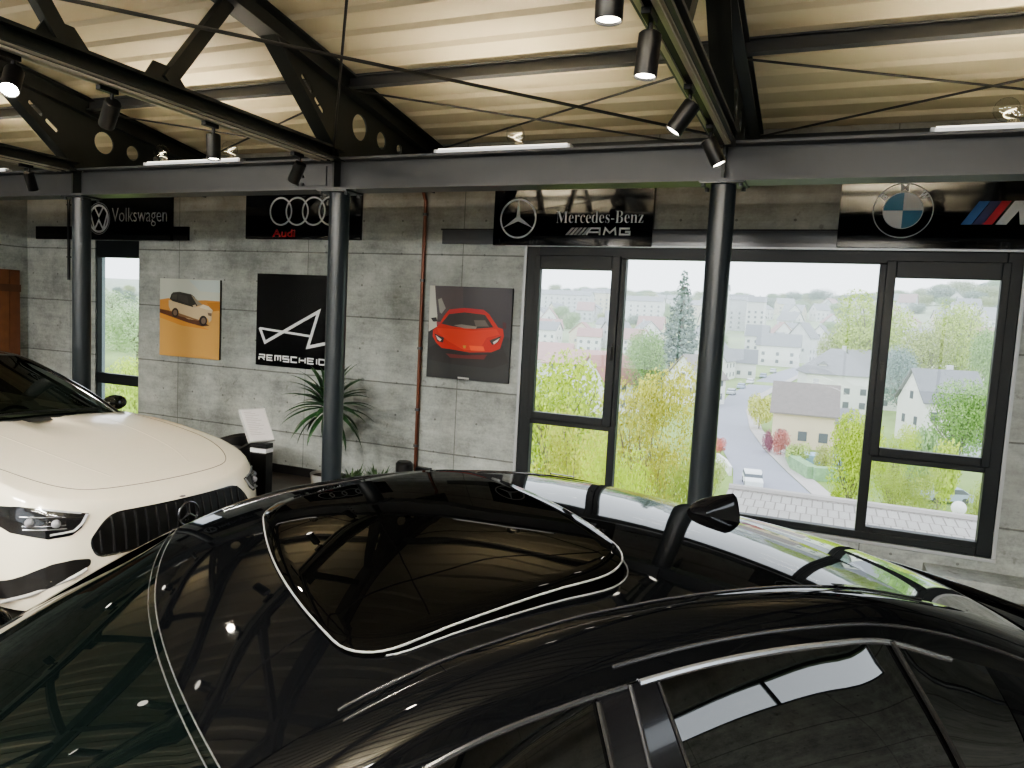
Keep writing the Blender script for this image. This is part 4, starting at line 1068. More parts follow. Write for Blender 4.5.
# roof rail mouldings: a strip with two raised edges along each side
for sg in (1, -1):
    M = MB(); ss = frange(-.06, 1.38, 70)
    M.tube([L(s, sg*(RK(s)[0] - .010), RK(s)[1] + .0015) for s in ss], .0026, 8)
    M.tube([L(s, sg*(RK(s)[0] + .018), RK(s)[1] - .001) for s in ss], .0028, 8)
    M.build('roof_rail_moulding', MOULD, black, smooth=True)
    M = MB()
    for s in (1.02,): M.prism([L(s + k*.10, sg*(RK(s + k*.10)[0] + d), RK(s + k*.10)[1] + .0085) for k, d in ((0, -.004), (1, -.004), (1, .012), (0, .012))], (), (0, 0, .002))
    fixn(M.build('roof_rack_cover', TRIMK, black))
    M = MB(); M.tube([L(s, sg*(DK(s)[0] + .002), DK(s)[1] - .006) for s in frange(.36, 1.75, 60)], .004, 8); M.build('drip_moulding', MOULD, black, smooth=True)
    M = MB(); M.tube([L(s, sg*(WK(s)[0] + .003), WK(s)[1] - .004) for s in frange(.40, 1.28, 50)], .0065, 8); tag(M.build('window_trim', BRIGHT, black, smooth=True), 'bright strip over the rear side window', None)
    M = MB(); M.tube([L(s, sg*(WK(s)[0] + .003), WK(s)[1] - .004) for s in frange(-.5, .375, 50)], .005, 8); M.build('front_window_trim', MOULD, black, smooth=True)
    def sw(s, k, o=.004):
        w_, bb = WK(s), BK(s); return L(s, sg*(lerp(w_[0], bb[0], k) + math.sin(PI*k)*.022 + o), lerp(w_[1], bb[1], k))
    M = MB(); M.grid([[sw(lerp(.315, .335, k), k, .005), sw(lerp(.375, .40, k), k, .006)] for k in frange(0, 1, 12)]); M.grid([[sw(lerp(.385, .41, k), k, .006), sw(lerp(.435, .52, k), k, .004)] for k in frange(0, 1, 12)])
    M.build('centre_pillar', TRIMK, black, smooth=True)
    M = MB(); M.tube([sw(lerp(.38, .405, k), k, .006) for k in frange(0, 1, 14)], .004, 6); M.build('door_gap', BLACK, black)
    M = MB(); M.tube([sw(lerp(.315, .335, k), k, .006) for k in frange(.02, 1, 14)], .005, 6); M.build('window_seal', mat('window_seal_grey', (0.006, 0.006, 0.006), 0.5, 0, 0.2), black, smooth=True); M = MB(); M.tube([sw(lerp(.435, .52, k), k, .006) for k in frange(.02, 1, 14)], .003, 6); M.build('window_seal', mat('window_seal_grey', (0.006, 0.006, 0.006), 0.5, 0, 0.2), black, smooth=True); M = MB()
    M.tube([sw(lerp(1.06, 1.22, k), k, .007) for k in frange(.0, 1, 14)], .006, 6); M.build('window_seal', mat('window_seal_grey', (0.006, 0.006, 0.006), 0.5, 0, 0.2), black, smooth=True)
    # door mirror and handles
    M = MB(); M.sphere(L(-.66, sg*1.0, .99), .1, 14, None, (.75, 1.15, .7)); M.tube([L(-.62, sg*.82, .94), L(-.64, sg*.95, .96)], .025, 8); fixn(M.build('door_mirror', PAINTK, black, smooth=True))
    M = MB()
    for s in (.18, 1.05): M.tube([L(s, sg*.905, .86), L(s + .04, sg*.935, .87), L(s + .16, sg*.935, .87), L(s + .2, sg*.905, .865)], .012, 8)
    M.build('door_handle', TRIMK, black, smooth=True)
    M = MB(); M.prism([L(-2.12 + a, sg*b_, c) for a, b_, c in ((.0, .62, .63), (.10, .78, .70), (.32, .86, .76), (.34, .87, .70), (.12, .80, .60))], (), (-.03, -.02*sg, 0)); fixn(M.build('headlamp', mat('lamp_clear', (0.3, 0.3, 0.32), 0.1), black))
    M = MB(); M.prism([L(2.60 + a, sg*b_, c) for a, b_, c in ((.06, .40, .86), (.05, .72, .86), (-.12, .86, .84), (-.12, .86, .92), (.02, .74, .94), (.04, .40, .93))], (), (.03, 0, 0)); fixn(M.build('tail_lamp', mat('tail_red', (0.25, 0.01, 0.01), 0.15), black))
M = MB(); M.prism([L(-2.22 + .3*(t/.55)**2*.4, t, z) for t, z in ((-.45, .58), (.45, .58), (.52, .45), (.42, .38), (-.42, .38), (-.52, .45))], (), (-.05, 0, 0)); fixn(M.build('grille', BLACK, black))
# boot lip
M = MB(); M.tube([on_top(bodyk, 2.47 - .10*(t/.7)**2, t, .012) for t in frange(-.66, .66, 40)], .020, 10, flat=.55); M.build('boot_lip', PAINTK, black, smooth=True)
M = MB(); M.tube([on_top(bodyk, 2.24 - .08*(t/.6)**2, t, .002) for t in frange(-.58, .58, 40)], .003, 6); M.build('boot_gap', BLACK, black)
# shark-fin aerial
def fin():
    M = MB(); rows = []
    for k in frange(0, 1, 15):
        s = 1.135 + .185*k; zb = rz(s, 0) - .006; h_ = .018 + .074 * k ** .6; h_ *= (1 if k < .95 else lerp(1, .88, (k - .95)/.05)); wd = .027 * (1 - .12*k) * min(1, .35 + 2.2*k)
        row = []
        for a in frange(0, PI, 15):
            x = math.cos(a); row.append(L(s + .0*h_, wd*math.copysign(abs(x)**.8, x) * (1 - .55*math.sin(a)**1.2), zb + h_*math.sin(a)**.8))
        rows.append(row)
    M.grid(rows); M.add(rows[0], [tuple(range(15))]); M.add(rows[-1], [tuple(range(15))[::-1]]); fixn(M.build('aerial_fin', TRIMK, black, smooth=True, ang=60))
fin()
# ---- white coupe on the left
Aw = math.radians(176.5)
white = thing('sports_saloon_car', 'cream-white sports car with black roof and wide upright-slat grille at the left', 'car', (-3.80, 3.615, 0), Aw)
zshw = hermite([(0, .66), (.25, .78), (.6, .885), (1.0, .945), (1.4, .985), (1.75, 1.0), (2.6, 1.0), (3.8, 1.02), (4.6, 1.0), (5.02, .93)])
zcw = hermite([(0, .66), (.06, .72), (.16, .78), (.4, .855), (.8, .94), (1.2, 1.0), (1.7, 1.05), (2.6, .98), (4.2, .98), (4.75, 1.04), (5.02, .93)])
levw = [(0.0, .93, .07, .06), (.12, .97, .02, .02), (.35, 1.0, .0, 0), (.62, 1.0, .0, 0), (.8, .99, .01, .01), (.92, .97, .025, .03), (1.0, .94, .045, .06)]
MW = MB(); MW.grid(body_surface(0, 5.02, .95, 10, 3.6, .11, zshw, zcw, levw, 2.8, .20), closed=True)
fixn(MW.build('body_shell', PAINTW, white, smooth=True, ang=180)); bodyw = bvh_of(MW)
Rw = [(1.70, .715, 1.03), (2.0, .67, 1.165), (2.4, .605, 1.31), (2.84, .545, 1.43), (3.2, .53, 1.46), (3.6, .53, 1.45), (4.0, .53, 1.37), (4.4, .545, 1.26), (4.75, .57, 1.12), (4.9, .58, 1.05)]
Dw = [(s, t + lerp(.06, .10, min(1, (s - 1.7)/1.1)), z - lerp(.05, .035, min(1, (s - 1.7)/1.1))) for s, t, z in Rw]
Ww = [(s, t + .018, z - .035) for s, t, z in Dw]
Bw = [(1.70, .80, .93), (2.2, .84, .97), (3.0, .86, .99), (4.0, .86, 1.01), (4.9, .80, .96)]
crw = [(2.7, .025), (3.2, .03), (4.3, .03)]
roofw, wsw, rgw, RW_, DW_, WW_, BW_ = greenhouse(white, Rw, Dw, Ww, Bw, crw, lambda u: 2.80 + .05*u*u, lambda u: 4.1 - .06*u*u, lambda u: (1.66 + .06*u*u, u*.715, 1.015 + .045*(1 - u*u)), lambda u: (4.82 - .06*u*u, u*.57, 1.06 + .02*(1 - u*u)), TRIMK, TINT, TINT, GLASSK, (1.95, 4.2), TRIMK)
# cabin
M = MB(); M.box((1.9, -.70, .55), (4.4, .70, .62)); M.build('cabin_floor', CABIN, white)
M = MB(); rows = [[L(s, t, z - .05*(t/.7)**2) for t in frange(-.7, .7, 12)] for s, z in ((1.80, .96), (2.0, 1.005), (2.25, 1.0), (2.36, .93), (2.38, .7))]; M.grid(rows); M.build('dashboard', CABIN, white, smooth=True)
for t in (-.38, .38):
    M = MB(); rows = []
    for k in frange(0, 1, 12):
        z = .72 + .52*k; w_ = .25*(1 - .5*max(0, k - .6)/.4); s = 3.15 + .20*k
        rows.append([L(s + .05*math.cos(a), t + w_*math.copysign(abs(math.sin(a))**.6, math.sin(a)), z) for a in frange(0, 2*PI, 20)])
    M.grid(rows); M.add(rows[-1], [tuple(range(20))]); M.box((2.65, -t - .25, .62), (3.2, -t + .25, .78)); M.build('seat', CABIN, white, smooth=True)
M = MB(); M.tube([L(2.55 + .05*math.sin(a), -.38*-1 + .17*math.cos(a), .86 + .15*math.sin(a)) for a in frange(0, 2*PI, 32)[:-1]], .015, 8, True); M.build('steering_wheel', CABIN, white, smooth=True)
M = MB(); M.box((2.70, -.13, 1.285), (2.73, .13, 1.345)); M.build('inside_mirror', CABIN, white)
# wheels
for s in (.95, 3.95):
    for t in (-.85, .85): wheel(white, s, t, .35, .25); arch(white, s, .955 if t > 0 else -.955, .42, BLACK)
# things laid on the nose: projected along the car onto its skin
def nose(t, z, out=.004):
    h_ = bodyw.ray_cast(L(-1.5, t, z), Vector((1, 0, 0)))
    return (h_[0] + h_[1] * (out if h_[1].x < 0 else -out)) if h_[0] else L(.5, t, z)
def skin(fn, outline, m_, name, parent, out=.004, rings=(1, .94, .88, .82, .76, .68, .60, .5, .4, .3, .2, .1, .02)):
    cx = sum(p[0] for p in outline)/len(outline); cz = sum(p[1] for p in outline)/len(outline)
    P = []
    for i, p in enumerate(outline):
        q_ = outline[(i+1) % len(outline)]; n = max(1, int(math.hypot(q_[0]-p[0], q_[1]-p[1])/.02))
        P += [(lerp(p[0], q_[0], k/n), lerp(p[1], q_[1], k/n)) for k in range(n)]
    M = MB(); M.grid([[fn(cx + (x - cx)*r, cz + (z - cz)*r, out) for x, z in P] for r in rings], closed=True)
    return fixn(M.build(name, m_, parent, smooth=True, ang=180)), P
def rounded(P, r, n=6):
    out = []
    for i, c in enumerate(P):
        c = Vector(c); p = Vector(P[i-1]); q_ = Vector(P[(i+1) % len(P)]); ra = min(r, (p-c).length*.45, (q_-c).length*.45)
        a = c + (p-c).normalized()*ra; b_ = c + (q_-c).normalized()*ra
        out += [tuple((1-k)**2*a + 2*k*(1-k)*c + k*k*b_) for k in frange(0, 1, n)]
    return out
GO = rounded([(-.50, .68), (.50, .68), (.62, .535), (.585, .435), (-.585, .435), (-.62, .535)], .10)
g_, P_ = skin(nose, GO, mat('grille_dark', (0.003, 0.003, 0.003), 0.5, 0, 0.2), 'grille', white, .009)
M = MB(); M.tube([nose(t, z, .006) for t, z in P_], .006, 6, True); M.build('grille_frame', TRIMK, g_, smooth=True)
for k in range(17):
    t = -.56 + k*.07; zt_ = .67 if abs(t) < .49 else .67 - (abs(t) - .49)*1.1
    M = MB(); M.tube([nose(t, z, .010) for z in frange(.45, zt_, 8)], .008, 8); M.build('slat', mat('slat_chrome_dark', (0.045, 0.045, 0.047), 0.25, 0.8), g_, smooth=True)
M = MB(); c = nose(0, .585, .03)
def cir(r, x=0): return [c + Vector((x, -r*math.sin(a), r*math.cos(a))) for a in frange(0, 2*PI, 40)[:-1]]
M.tube(cir(.078), .008, 8, True)
for k in range(3):
    a = k*2*PI/3; M.cyl(c, c + Vector((0, .074*math.sin(a), .074*math.cos(a))), .014, .004, 8)
M.build('star_emblem', mat('emblem_chrome_dark', (0.12, 0.12, 0.125), 0.2, 0.9), g_, smooth=True)
LAMPD = mat('headlamp_black', (0.010, 0.010, 0.011), 0.12, coat=0.6); DRL = mat('headlamp_silver', (0.50, 0.50, 0.50), 0.25, 0.3)
for sg in (1, -1):
    HO = [(sg*x, z) for x, z in [(.60, .70), (.68, .717), (.78, .742), (.865, .757), (.925, .745), (.938, .68), (.90, .605), (.80, .575), (.70, .588), (.65, .625)]]
    h_, P_ = skin(nose, HO, LAMPD, 'headlamp', white, .004)
    M = MB(); M.tube([nose(sg*x, z, .009) for x, z in ((.612, .695), (.648, .645), (.69, .610), (.79, .598))], .012, 8, flat=.6); M.tube([nose(sg*x, z, .008) for x, z in ((.64, .705), (.70, .719), (.80, .742))], .006, 8); M.build('light_strip', DRL, h_, smooth=True)
    for x, z in ((.76, .66), (.85, .67)):
        M = MB(); p = nose(sg*x, z, .006); M.sphere(p, .026, 10); M.build('projector', mat('projector_glass', (0.25, 0.25, 0.27), 0.05), h_, smooth=True)
    M = MB()
    for z in (.63, .65, .70): M.tube([nose(sg*x, z, .007) for x in frange(.72, .87, 8)], .004, 6)
    M.build('lamp_bezel', mat('bezel_grey', (0.16, 0.16, 0.17), 0.25, 0.5), h_, smooth=True)
    IO = rounded([(sg*x, z) for x, z in [(.615, .432), (.70, .443), (.80, .425), (.88, .36), (.925, .27), (.928, .17), (.905, .16), (.84, .25), (.70, .345), (.615, .395)]], .03)
    i_, P_ = skin(nose, IO, mat('intake_dark', (0.006, 0.006, 0.006), 0.35), 'air_intake', white, .004)
    M = MB(); M.tube([nose(sg*x, z, .010) for x, z in ((.635, .375), (.70, .338), (.84, .245), (.905, .162))], .012, 8); M.build('intake_blade', mat('blade_grey', (0.35, 0.34, 0.32), 0.3), i_, smooth=True)
    M = MB(); M.sphere(L(2.05, sg*.93, 1.06), .10, 14, None, (.7, 1.1, .68)); M.tube([L(2.0, sg*.80, .97), L(2.02, sg*.90, 1.02)], .025, 8); fixn(M.build('door_mirror', TRIMK, white, smooth=True))
    M = MB(); M.tube([L(s, sg*(WW_(s)[0] + .002), WW_(s)[1]) for s in frange(1.75, 4.7, 60)], .006, 8); M.build('window_trim', TRIMK, white, smooth=True)
skin(nose, rounded([(-.55, .17), (.55, .17), (.50, .27), (-.50, .27)], .03), mat('intake_dark', (0.006, 0.006, 0.006), 0.35), 'lower_intake', white)
# bonnet seam, badge, wipers
seam = [(1.60, .80), (1.1, .80), (.74, .775), (.46, .70), (.29, .58), (.225, .42), (.20, .2), (.195, 0)]
def pathpts(P, n=6):
    f = hermite([(i, *p) for i, p in enumerate(P)]); return [f(x) for x in frange(0, len(P) - 1, n*(len(P) - 1))]
M = MB(); full = pathpts(seam); full = full + [(s, -t) for s, t in full[::-1][1:]]
M.tube([on_top(bodyw, s, t, .0005) for s, t in full], .003, 6); M.build('bonnet_seam', mat('seam_shadow', (0.16, 0.14, 0.11), 0.7), white)
for sg in (1, -1):
    M = MB(); f = [on_top(bodyw, s, sg*t, .0) for s, t in pathpts([(1.5, .44), (1.0, .42), (.6, .37), (.35, .30)])]; M.tube(f, .008, 8, flat=.25); M.build('bonnet_crease', PAINTW, white, smooth=True)
M = MB(); p = on_top(bodyw, .05, 0, .003); M.lathe([(.001, .006), (.018, .004), (.022, 0)], p, 20); M.build('bonnet_badge', mat('badge_dark', (0.05, 0.05, 0.05), 0.3, 0.6), white)
M = MB(); M.grid([[L(1.66 + .06*u*u - .07, u*.70, zcw(1.6) - .008 - .04*u*u), L(1.72 + .06*u*u, u*.70, 1.02 + .045*(1 - u*u))] for u in frange(-1, 1, 20)]); M.build('cowl', CABIN, white, smooth=True)
for t0, t1 in ((-.55, .05), (.05, .6)):
    M = MB(); M.tube([Vector(L(*wsw(u/.72, .955))) + Vector((-.008, 0, .012)) for u in frange(t0, t1, 12)], .007, 6); M.build('wiper', BLACKP, white, smooth=True)
# ------------------------------------------------------------------ the valley outside
gz = hermite([(7.0, -11.0), (11, -12.6), (20, -13), (120, -13), (230, -13), (320, -9), (450, 3), (600, 17), (750, 28), (900, 33), (1400, 36)])
def ground(x, y): return gz(y) + min(26, max(0, (x - .02*y)) * .13) * min(1, max(0, (y - 300)/300)) + (0.8*math.sin(x*.03 + y*.011) * min(1, max(0, (y - 240)/80)))
def gp(px, py):
    """where the line of sight meets the valley floor"""
    d = fw + rt * ((px - 512) / F) - up * ((py - 384) / F); y = 8.0
    while y < 1300:
        k = y / d.y; z = H + d.z * k
        if z <= ground(d.x*k, y): break
        y *= 1.004
    return Vector((d.x * y / d.y, y, ground(d.x*y/d.y, y)))
def pxsize(px, y): return y / (fw + rt * ((px - 512)/F)).y / F      # metres per pixel there
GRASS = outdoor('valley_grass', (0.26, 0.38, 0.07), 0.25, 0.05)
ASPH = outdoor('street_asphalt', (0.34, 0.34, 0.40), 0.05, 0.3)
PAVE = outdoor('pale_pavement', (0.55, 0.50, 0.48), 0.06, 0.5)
M = MB(); ysv = [7.45, 9, 11, 14, 18, 24, 32, 45, 60, 80, 100, 130, 160, 200, 240, 280, 330, 390, 450, 520, 600, 700, 800, 950, 1150, 1400]
M.grid([[(x*(0.25 + y/500), y, ground(x*(0.25 + y/500), y)) for x in frange(-620, 520, 40)] for y in ysv])
struct(fixn(M.build('valley_ground', GRASS, smooth=True, ang=180)))
rp_ = [((728, 505), (822, 505)), ((733, 488), (806, 490)), ((733, 470), (787, 473)), ((722, 449), (764, 450)), ((713, 429), (750, 430)), ((717, 409), (746, 411)), ((729, 395), (755, 397)), ((752, 383), (778, 385)), ((775, 373), (800, 374)), ((800, 366), (822, 367)), ((826, 358), (842, 359))]
M = MB(); Lp = [gp(*a) for a, b_ in rp_]; Rp = [gp(*b_) for a, b_ in rp_]
M.grid([[a + Vector((0, 0, .06)), b_ + Vector((0, 0, .06))] for a, b_ in zip(Lp, Rp)]); struct(fixn(M.build('street', ASPH)))
M = MB(); out = []
for i, (a, b_) in enumerate(zip(Lp, Rp)):
    d = (b_ - a).normalized(); out.append([b_ + Vector((0, 0, .12)), b_ + d * 2.0 + Vector((0, 0, .12))])
M.grid(out); struct(fixn(M.build('sidewalk', PAVE)))

nrs = np.random.RandomState(11)
def leaf_cloud(clusters, n, size, seed):
    """leaf quads strewn over the shells of ellipsoid clusters -> (verts, faces)"""
    rs = np.random.RandomState(seed); vol = np.array([c[3]*c[4]*c[5] for c in clusters]) ** (2/3); cnt = (vol / vol.sum() * n).astype(int) + 1
    V = []; 
    for (cx, cy, cz, rx, ry, rz_), k in zip(clusters, cnt):
        d = rs.normal(size=(k, 3)); d /= np.linalg.norm(d, axis=1)[:, None]
        r_ = rs.uniform(.62, 1.06, k)[:, None]; p = np.array([cx, cy, cz]) + d * r_ * np.array([rx, ry, rz_])
        nrm = d + rs.normal(size=(k, 3)) * .55; nrm /= np.linalg.norm(nrm, axis=1)[:, None]
        a = np.cross(nrm, rs.normal(size=(k, 3))); a /= np.linalg.norm(a, axis=1)[:, None]; b_ = np.cross(nrm, a)
        s = (size * rs.uniform(.6, 1.4, k))[:, None]
        V.append(np.stack([p - a*s, p - b_*s*.7, p + a*s, p + b_*s*.7], 1).reshape(-1, 3))
    V = np.concatenate(V); N = len(V)//4
    return [tuple(v) for v in V.tolist()], [(4*i, 4*i+1, 4*i+2, 4*i+3) for i in range(N)]
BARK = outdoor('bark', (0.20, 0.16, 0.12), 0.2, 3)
CROWN = {}; TREES = []; HOUSES = []
def clash(x, y, r, L): return any((x-a)**2 + (y-b_)**2 < (r + c)**2 for a, b_, c in L)
def crown_kind(kind, seed):
    """unit tree (height 1) of a kind: crown mesh and trunk mesh"""
    key = (kind, seed)
    if key in CROWN: return CROWN[key]
    rs = random.Random(seed); cl = []
    if kind == 'spruce':
        for k in range(14):
            h_ = .10 + .88*k/13; r_ = .19*(1 - k/13.6) + .012; cl.append((0, 0, h_, r_, r_, .05))
        n, sz = 5000, .012
    elif kind == 'round':
        cl = [(0, 0, .58, .34, .34, .36)] + [(rs.uniform(-.2, .2), rs.uniform(-.2, .2), rs.uniform(.4, .8), .18, .18, .18) for _ in range(9)]; n, sz = 10000, .011
    elif kind == 'loose':
        cl = [(.30*math.cos(a)*r_, .30*math.sin(a)*r_, z, .13, .13, .10) for a, r_, z in [(rs.uniform(0, 6.28), rs.uniform(.2, 1.1), rs.uniform(.38, .92)) for _ in range(34)]]; n, sz = 17000, .0068
    else:                                              # bush
        cl = [(rs.uniform(-.3, .3), rs.uniform(-.3, .3), rs.uniform(.35, .6), .30, .30, .34) for _ in range(6)]; n, sz = 2200, .035
    v, f = leaf_cloud(cl, n, sz, seed)
    me = bpy.data.meshes.new('crown'); me.from_pydata(v, [], f); me.update()
    M = MB()
    if kind != 'bush':
        M.cyl((0, 0, -.05), (0, 0, .45 if kind != 'spruce' else .9), .022, .010, 8)
        if kind in ('loose', 'round'):
            for k in range(16):
                a = rs.uniform(0, 6.28); z = rs.uniform(.22, .5); e = Vector((.30*math.cos(a)*rs.uniform(.5, 1), .30*math.sin(a)*rs.uniform(.5, 1), z + rs.uniform(.18, .42)))
                mid = Vector((e.x*.5, e.y*.5, lerp(z, e.z, .42))); M.cyl((0, 0, z), mid, .009, .006, 6); M.cyl(mid, e, .006, .002, 6)
                for _ in range(2):
                    M.cyl(mid, e + Vector((rs.uniform(-.12, .12), rs.uniform(-.12, .12), rs.uniform(-.05, .12))), .004, .0015, 5)
    else: M.cyl((0, 0, -.05), (0, 0, .4), .03, .02, 6)
    tm_ = bpy.data.meshes.new('trunk'); tm_.from_pydata(M.v, [], M.f); tm_.materials.append(BARK); tm_.update()
    CROWN[key] = (me, tm_); return CROWN[key]
def tree(name, kind, seed, loc, h_, col, label, group=None, wide=1.0, rz=0.0):
    c_, t_ = crown_kind(kind, seed)
    ck = 'leaf_%s_%d_%s' % (kind, seed, '%02x%02x%02x' % tuple(int(v*255) for v in col))
    r_ = thing(name, label, 'bush' if kind == 'bush' else 'tree', loc, rz, group); r_.scale = (h_*wide, h_*wide, h_)
    TREES.append((loc[0], loc[1], h_*wide*.35))
    if ck not in bpy.data.meshes:
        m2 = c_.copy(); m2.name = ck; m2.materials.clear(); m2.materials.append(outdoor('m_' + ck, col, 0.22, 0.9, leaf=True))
    o = bpy.data.objects.new('crown', bpy.data.meshes[ck]); C.objects.link(o); o.parent = r_
    o = bpy.data.objects.new('trunk', t_); C.objects.link(o); o.parent = r_
    return r_
YG = (0.50, 0.62, 0.045); YEL = (0.52, 0.54, 0.07); GR = (0.24, 0.42, 0.08); DG = (0.11, 0.20, 0.10); BL = (0.20, 0.30, 0.27); OL = (0.38, 0.46, 0.08)
def tree_at(name, kind, seed, px, ytop, Y, col, label, wpx=None, **k):
    """tree whose top shows at px,ytop when it stands at depth Y; wpx = crown width on the survey"""
    p = at(px, ytop, Y); g = ground(p.x, Y); hh = p.z - g
    w = 1.0 if wpx is None else wpx * pxsize(px, Y) / (hh * {'round': .70, 'loose': .78, 'spruce': .42, 'bush': 1.1}[kind])
    return tree(name, kind, seed, (p.x, Y, g), hh, col, label, wide=w, **k)
# near trees right below the windows
tree_at('leafy_tree', 'round', 1, 568, 338, 46, YG, 'big bright yellow-green tree behind the left casement window', 105)
tree_at('leafy_tree', 'loose', 2, 578, 408, 27, YEL, 'yellowish loose tree low in the left casement window', 100)
tree_at('leafy_tree', 'loose', 3, 655, 362, 32, (0.54, 0.52, 0.09), 'tall yellow spring tree with visible branches left of the big-window column', 112)
tree_at('leafy_tree', 'loose', 4, 620, 425, 24, YG, 'yellow-green loose tree low between the two left window bars', 90)
tree_at('leafy_tree', 'loose', 5, 690, 430, 26, OL, 'olive-yellow loose tree beside the foot of the big-window column', 70)
tree_at('leafy_tree', 'round', 6, 648, 322, 120, (0.24, 0.42, 0.09), 'mid-green round tree behind the tall yellow tree', 44)
tree_at('spruce_tree', 'spruce', 7, 685, 274, 165, (0.13, 0.20, 0.16), 'tall grey-green spruce rising above the skyline left of the column', 66)
tree_at('leafy_tree', 'round', 8, 876, 287, 185, (0.46, 0.60, 0.06), 'large round bright green tree at the right of the middle pane', 74)
tree_at('leafy_tree', 'round', 9, 838, 322, 190, OL, 'olive tree just left of the large round bright tree', 36)
tree_at('leafy_tree', 'round', 10, 858, 402, 60, YG, 'bright yellow-green tree beside the garden at the right of the middle pane', 50)
tree_at('leafy_tree', 'round', 11, 968, 296, 170, (0.46, 0.60, 0.07), 'bright green tree behind the gabled house in the right casement', 52)
tree_at('leafy_tree', 'round', 12, 930, 316, 165, OL, 'olive-green tree left of the gabled house in the right casement', 50)
tree_at('leafy_tree', 'round', 13, 995, 318, 150, GR, 'green tree at the right edge of the right casement', 40)
tree_at('leafy_tree', 'round', 14, 905, 340, 140, BL, 'blue-grey tree at the left of the right casement', 36)
tree_at('leafy_tree', 'round', 15, 966, 372, 88, GR, 'dense green tree on the meadow in the right casement', 62)
tree_at('leafy_tree', 'loose', 16, 898, 420, 62, YG, 'yellow-green tree low in the right casement beside the window bar', 44)
tree_at('leafy_tree', 'loose', 17, 912, 458, 46, OL, 'grey-olive tree in the lower right pane', 70)
tree_at('leafy_tree', 'round', 18, 985, 468, 44, OL, 'olive tree at the right of the lower right pane', 34)
tree_at('bush', 'bush', 20, 762, 390, 118, (0.70, 0.72, 0.18), 'yellow bush between the street and the cream house', 26)
tree_at('bush', 'bush', 21, 783, 425, 96, (0.62, 0.24, 0.20), 'round red-leaved bush in front of the cream house', 20)
tree_at('bush', 'bush', 22, 768, 427, 97, (0.40, 0.14, 0.20), 'small dark red bush at the corner of the cream house', 12)
tree_at('bush', 'bush', 23, 800, 440, 90, (0.50, 0.60, 0.18), 'green garden bush before the cream house terrace', 24)
tree_at('bush', 'bush', 24, 826, 442, 88, (0.56, 0.58, 0.22), 'olive garden bush at the right of the cream house terrace', 20)
tree_at('bush', 'bush', 25, 933, 419, 80, (0.30, 0.46, 0.18), 'dark green hedge clump under the pink shed roof', 40)
tree_at('bush', 'bush', 26, 945, 432, 76, YG, 'yellow-green bush beside the blue-grey shed', 34)
tree_at('bush', 'bush', 27, 722, 436, 90, (0.66, 0.22, 0.18), 'small red flowering bush at the left edge of the street', 14)
tree_at('bush', 'bush', 28, 716, 455, 72, (0.52, 0.58, 0.24), 'olive bush at the left of the street by the column', 22)
tree_at('bush', 'bush', 29, 838, 478, 62, YG, 'light green clipped bush at the garden corner by the street', 20)
# far left, seen through the narrow window
tree_at('leafy_tree', 'round', 30, 122, 352, 40, (0.64, 0.78, 0.14), 'bright yellow-green tree low in the narrow left window', 46)
tree_at('leafy_tree', 'round', 31, 118, 288, 150, (0.48, 0.62, 0.34), 'pale tree high in the narrow left window', 60)
tree_at('leafy_tree', 'round', 32, 138, 300, 110, (0.50, 0.66, 0.34), 'pale green tree at the right of the narrow left window', 60)
# ------------------------------------------------------------------ houses
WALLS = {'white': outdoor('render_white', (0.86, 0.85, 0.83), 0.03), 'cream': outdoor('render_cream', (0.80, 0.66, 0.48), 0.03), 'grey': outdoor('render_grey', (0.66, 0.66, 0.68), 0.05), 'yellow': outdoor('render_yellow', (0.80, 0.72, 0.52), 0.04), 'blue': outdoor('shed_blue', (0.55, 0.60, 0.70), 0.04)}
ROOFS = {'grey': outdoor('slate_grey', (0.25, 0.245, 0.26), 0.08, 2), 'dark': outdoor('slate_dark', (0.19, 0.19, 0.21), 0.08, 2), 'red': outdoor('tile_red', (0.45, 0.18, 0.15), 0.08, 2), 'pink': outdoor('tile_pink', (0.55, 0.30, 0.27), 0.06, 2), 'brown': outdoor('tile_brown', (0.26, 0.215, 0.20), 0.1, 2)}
WIN = outdoor('house_window', (0.10, 0.11, 0.13), 0.1)
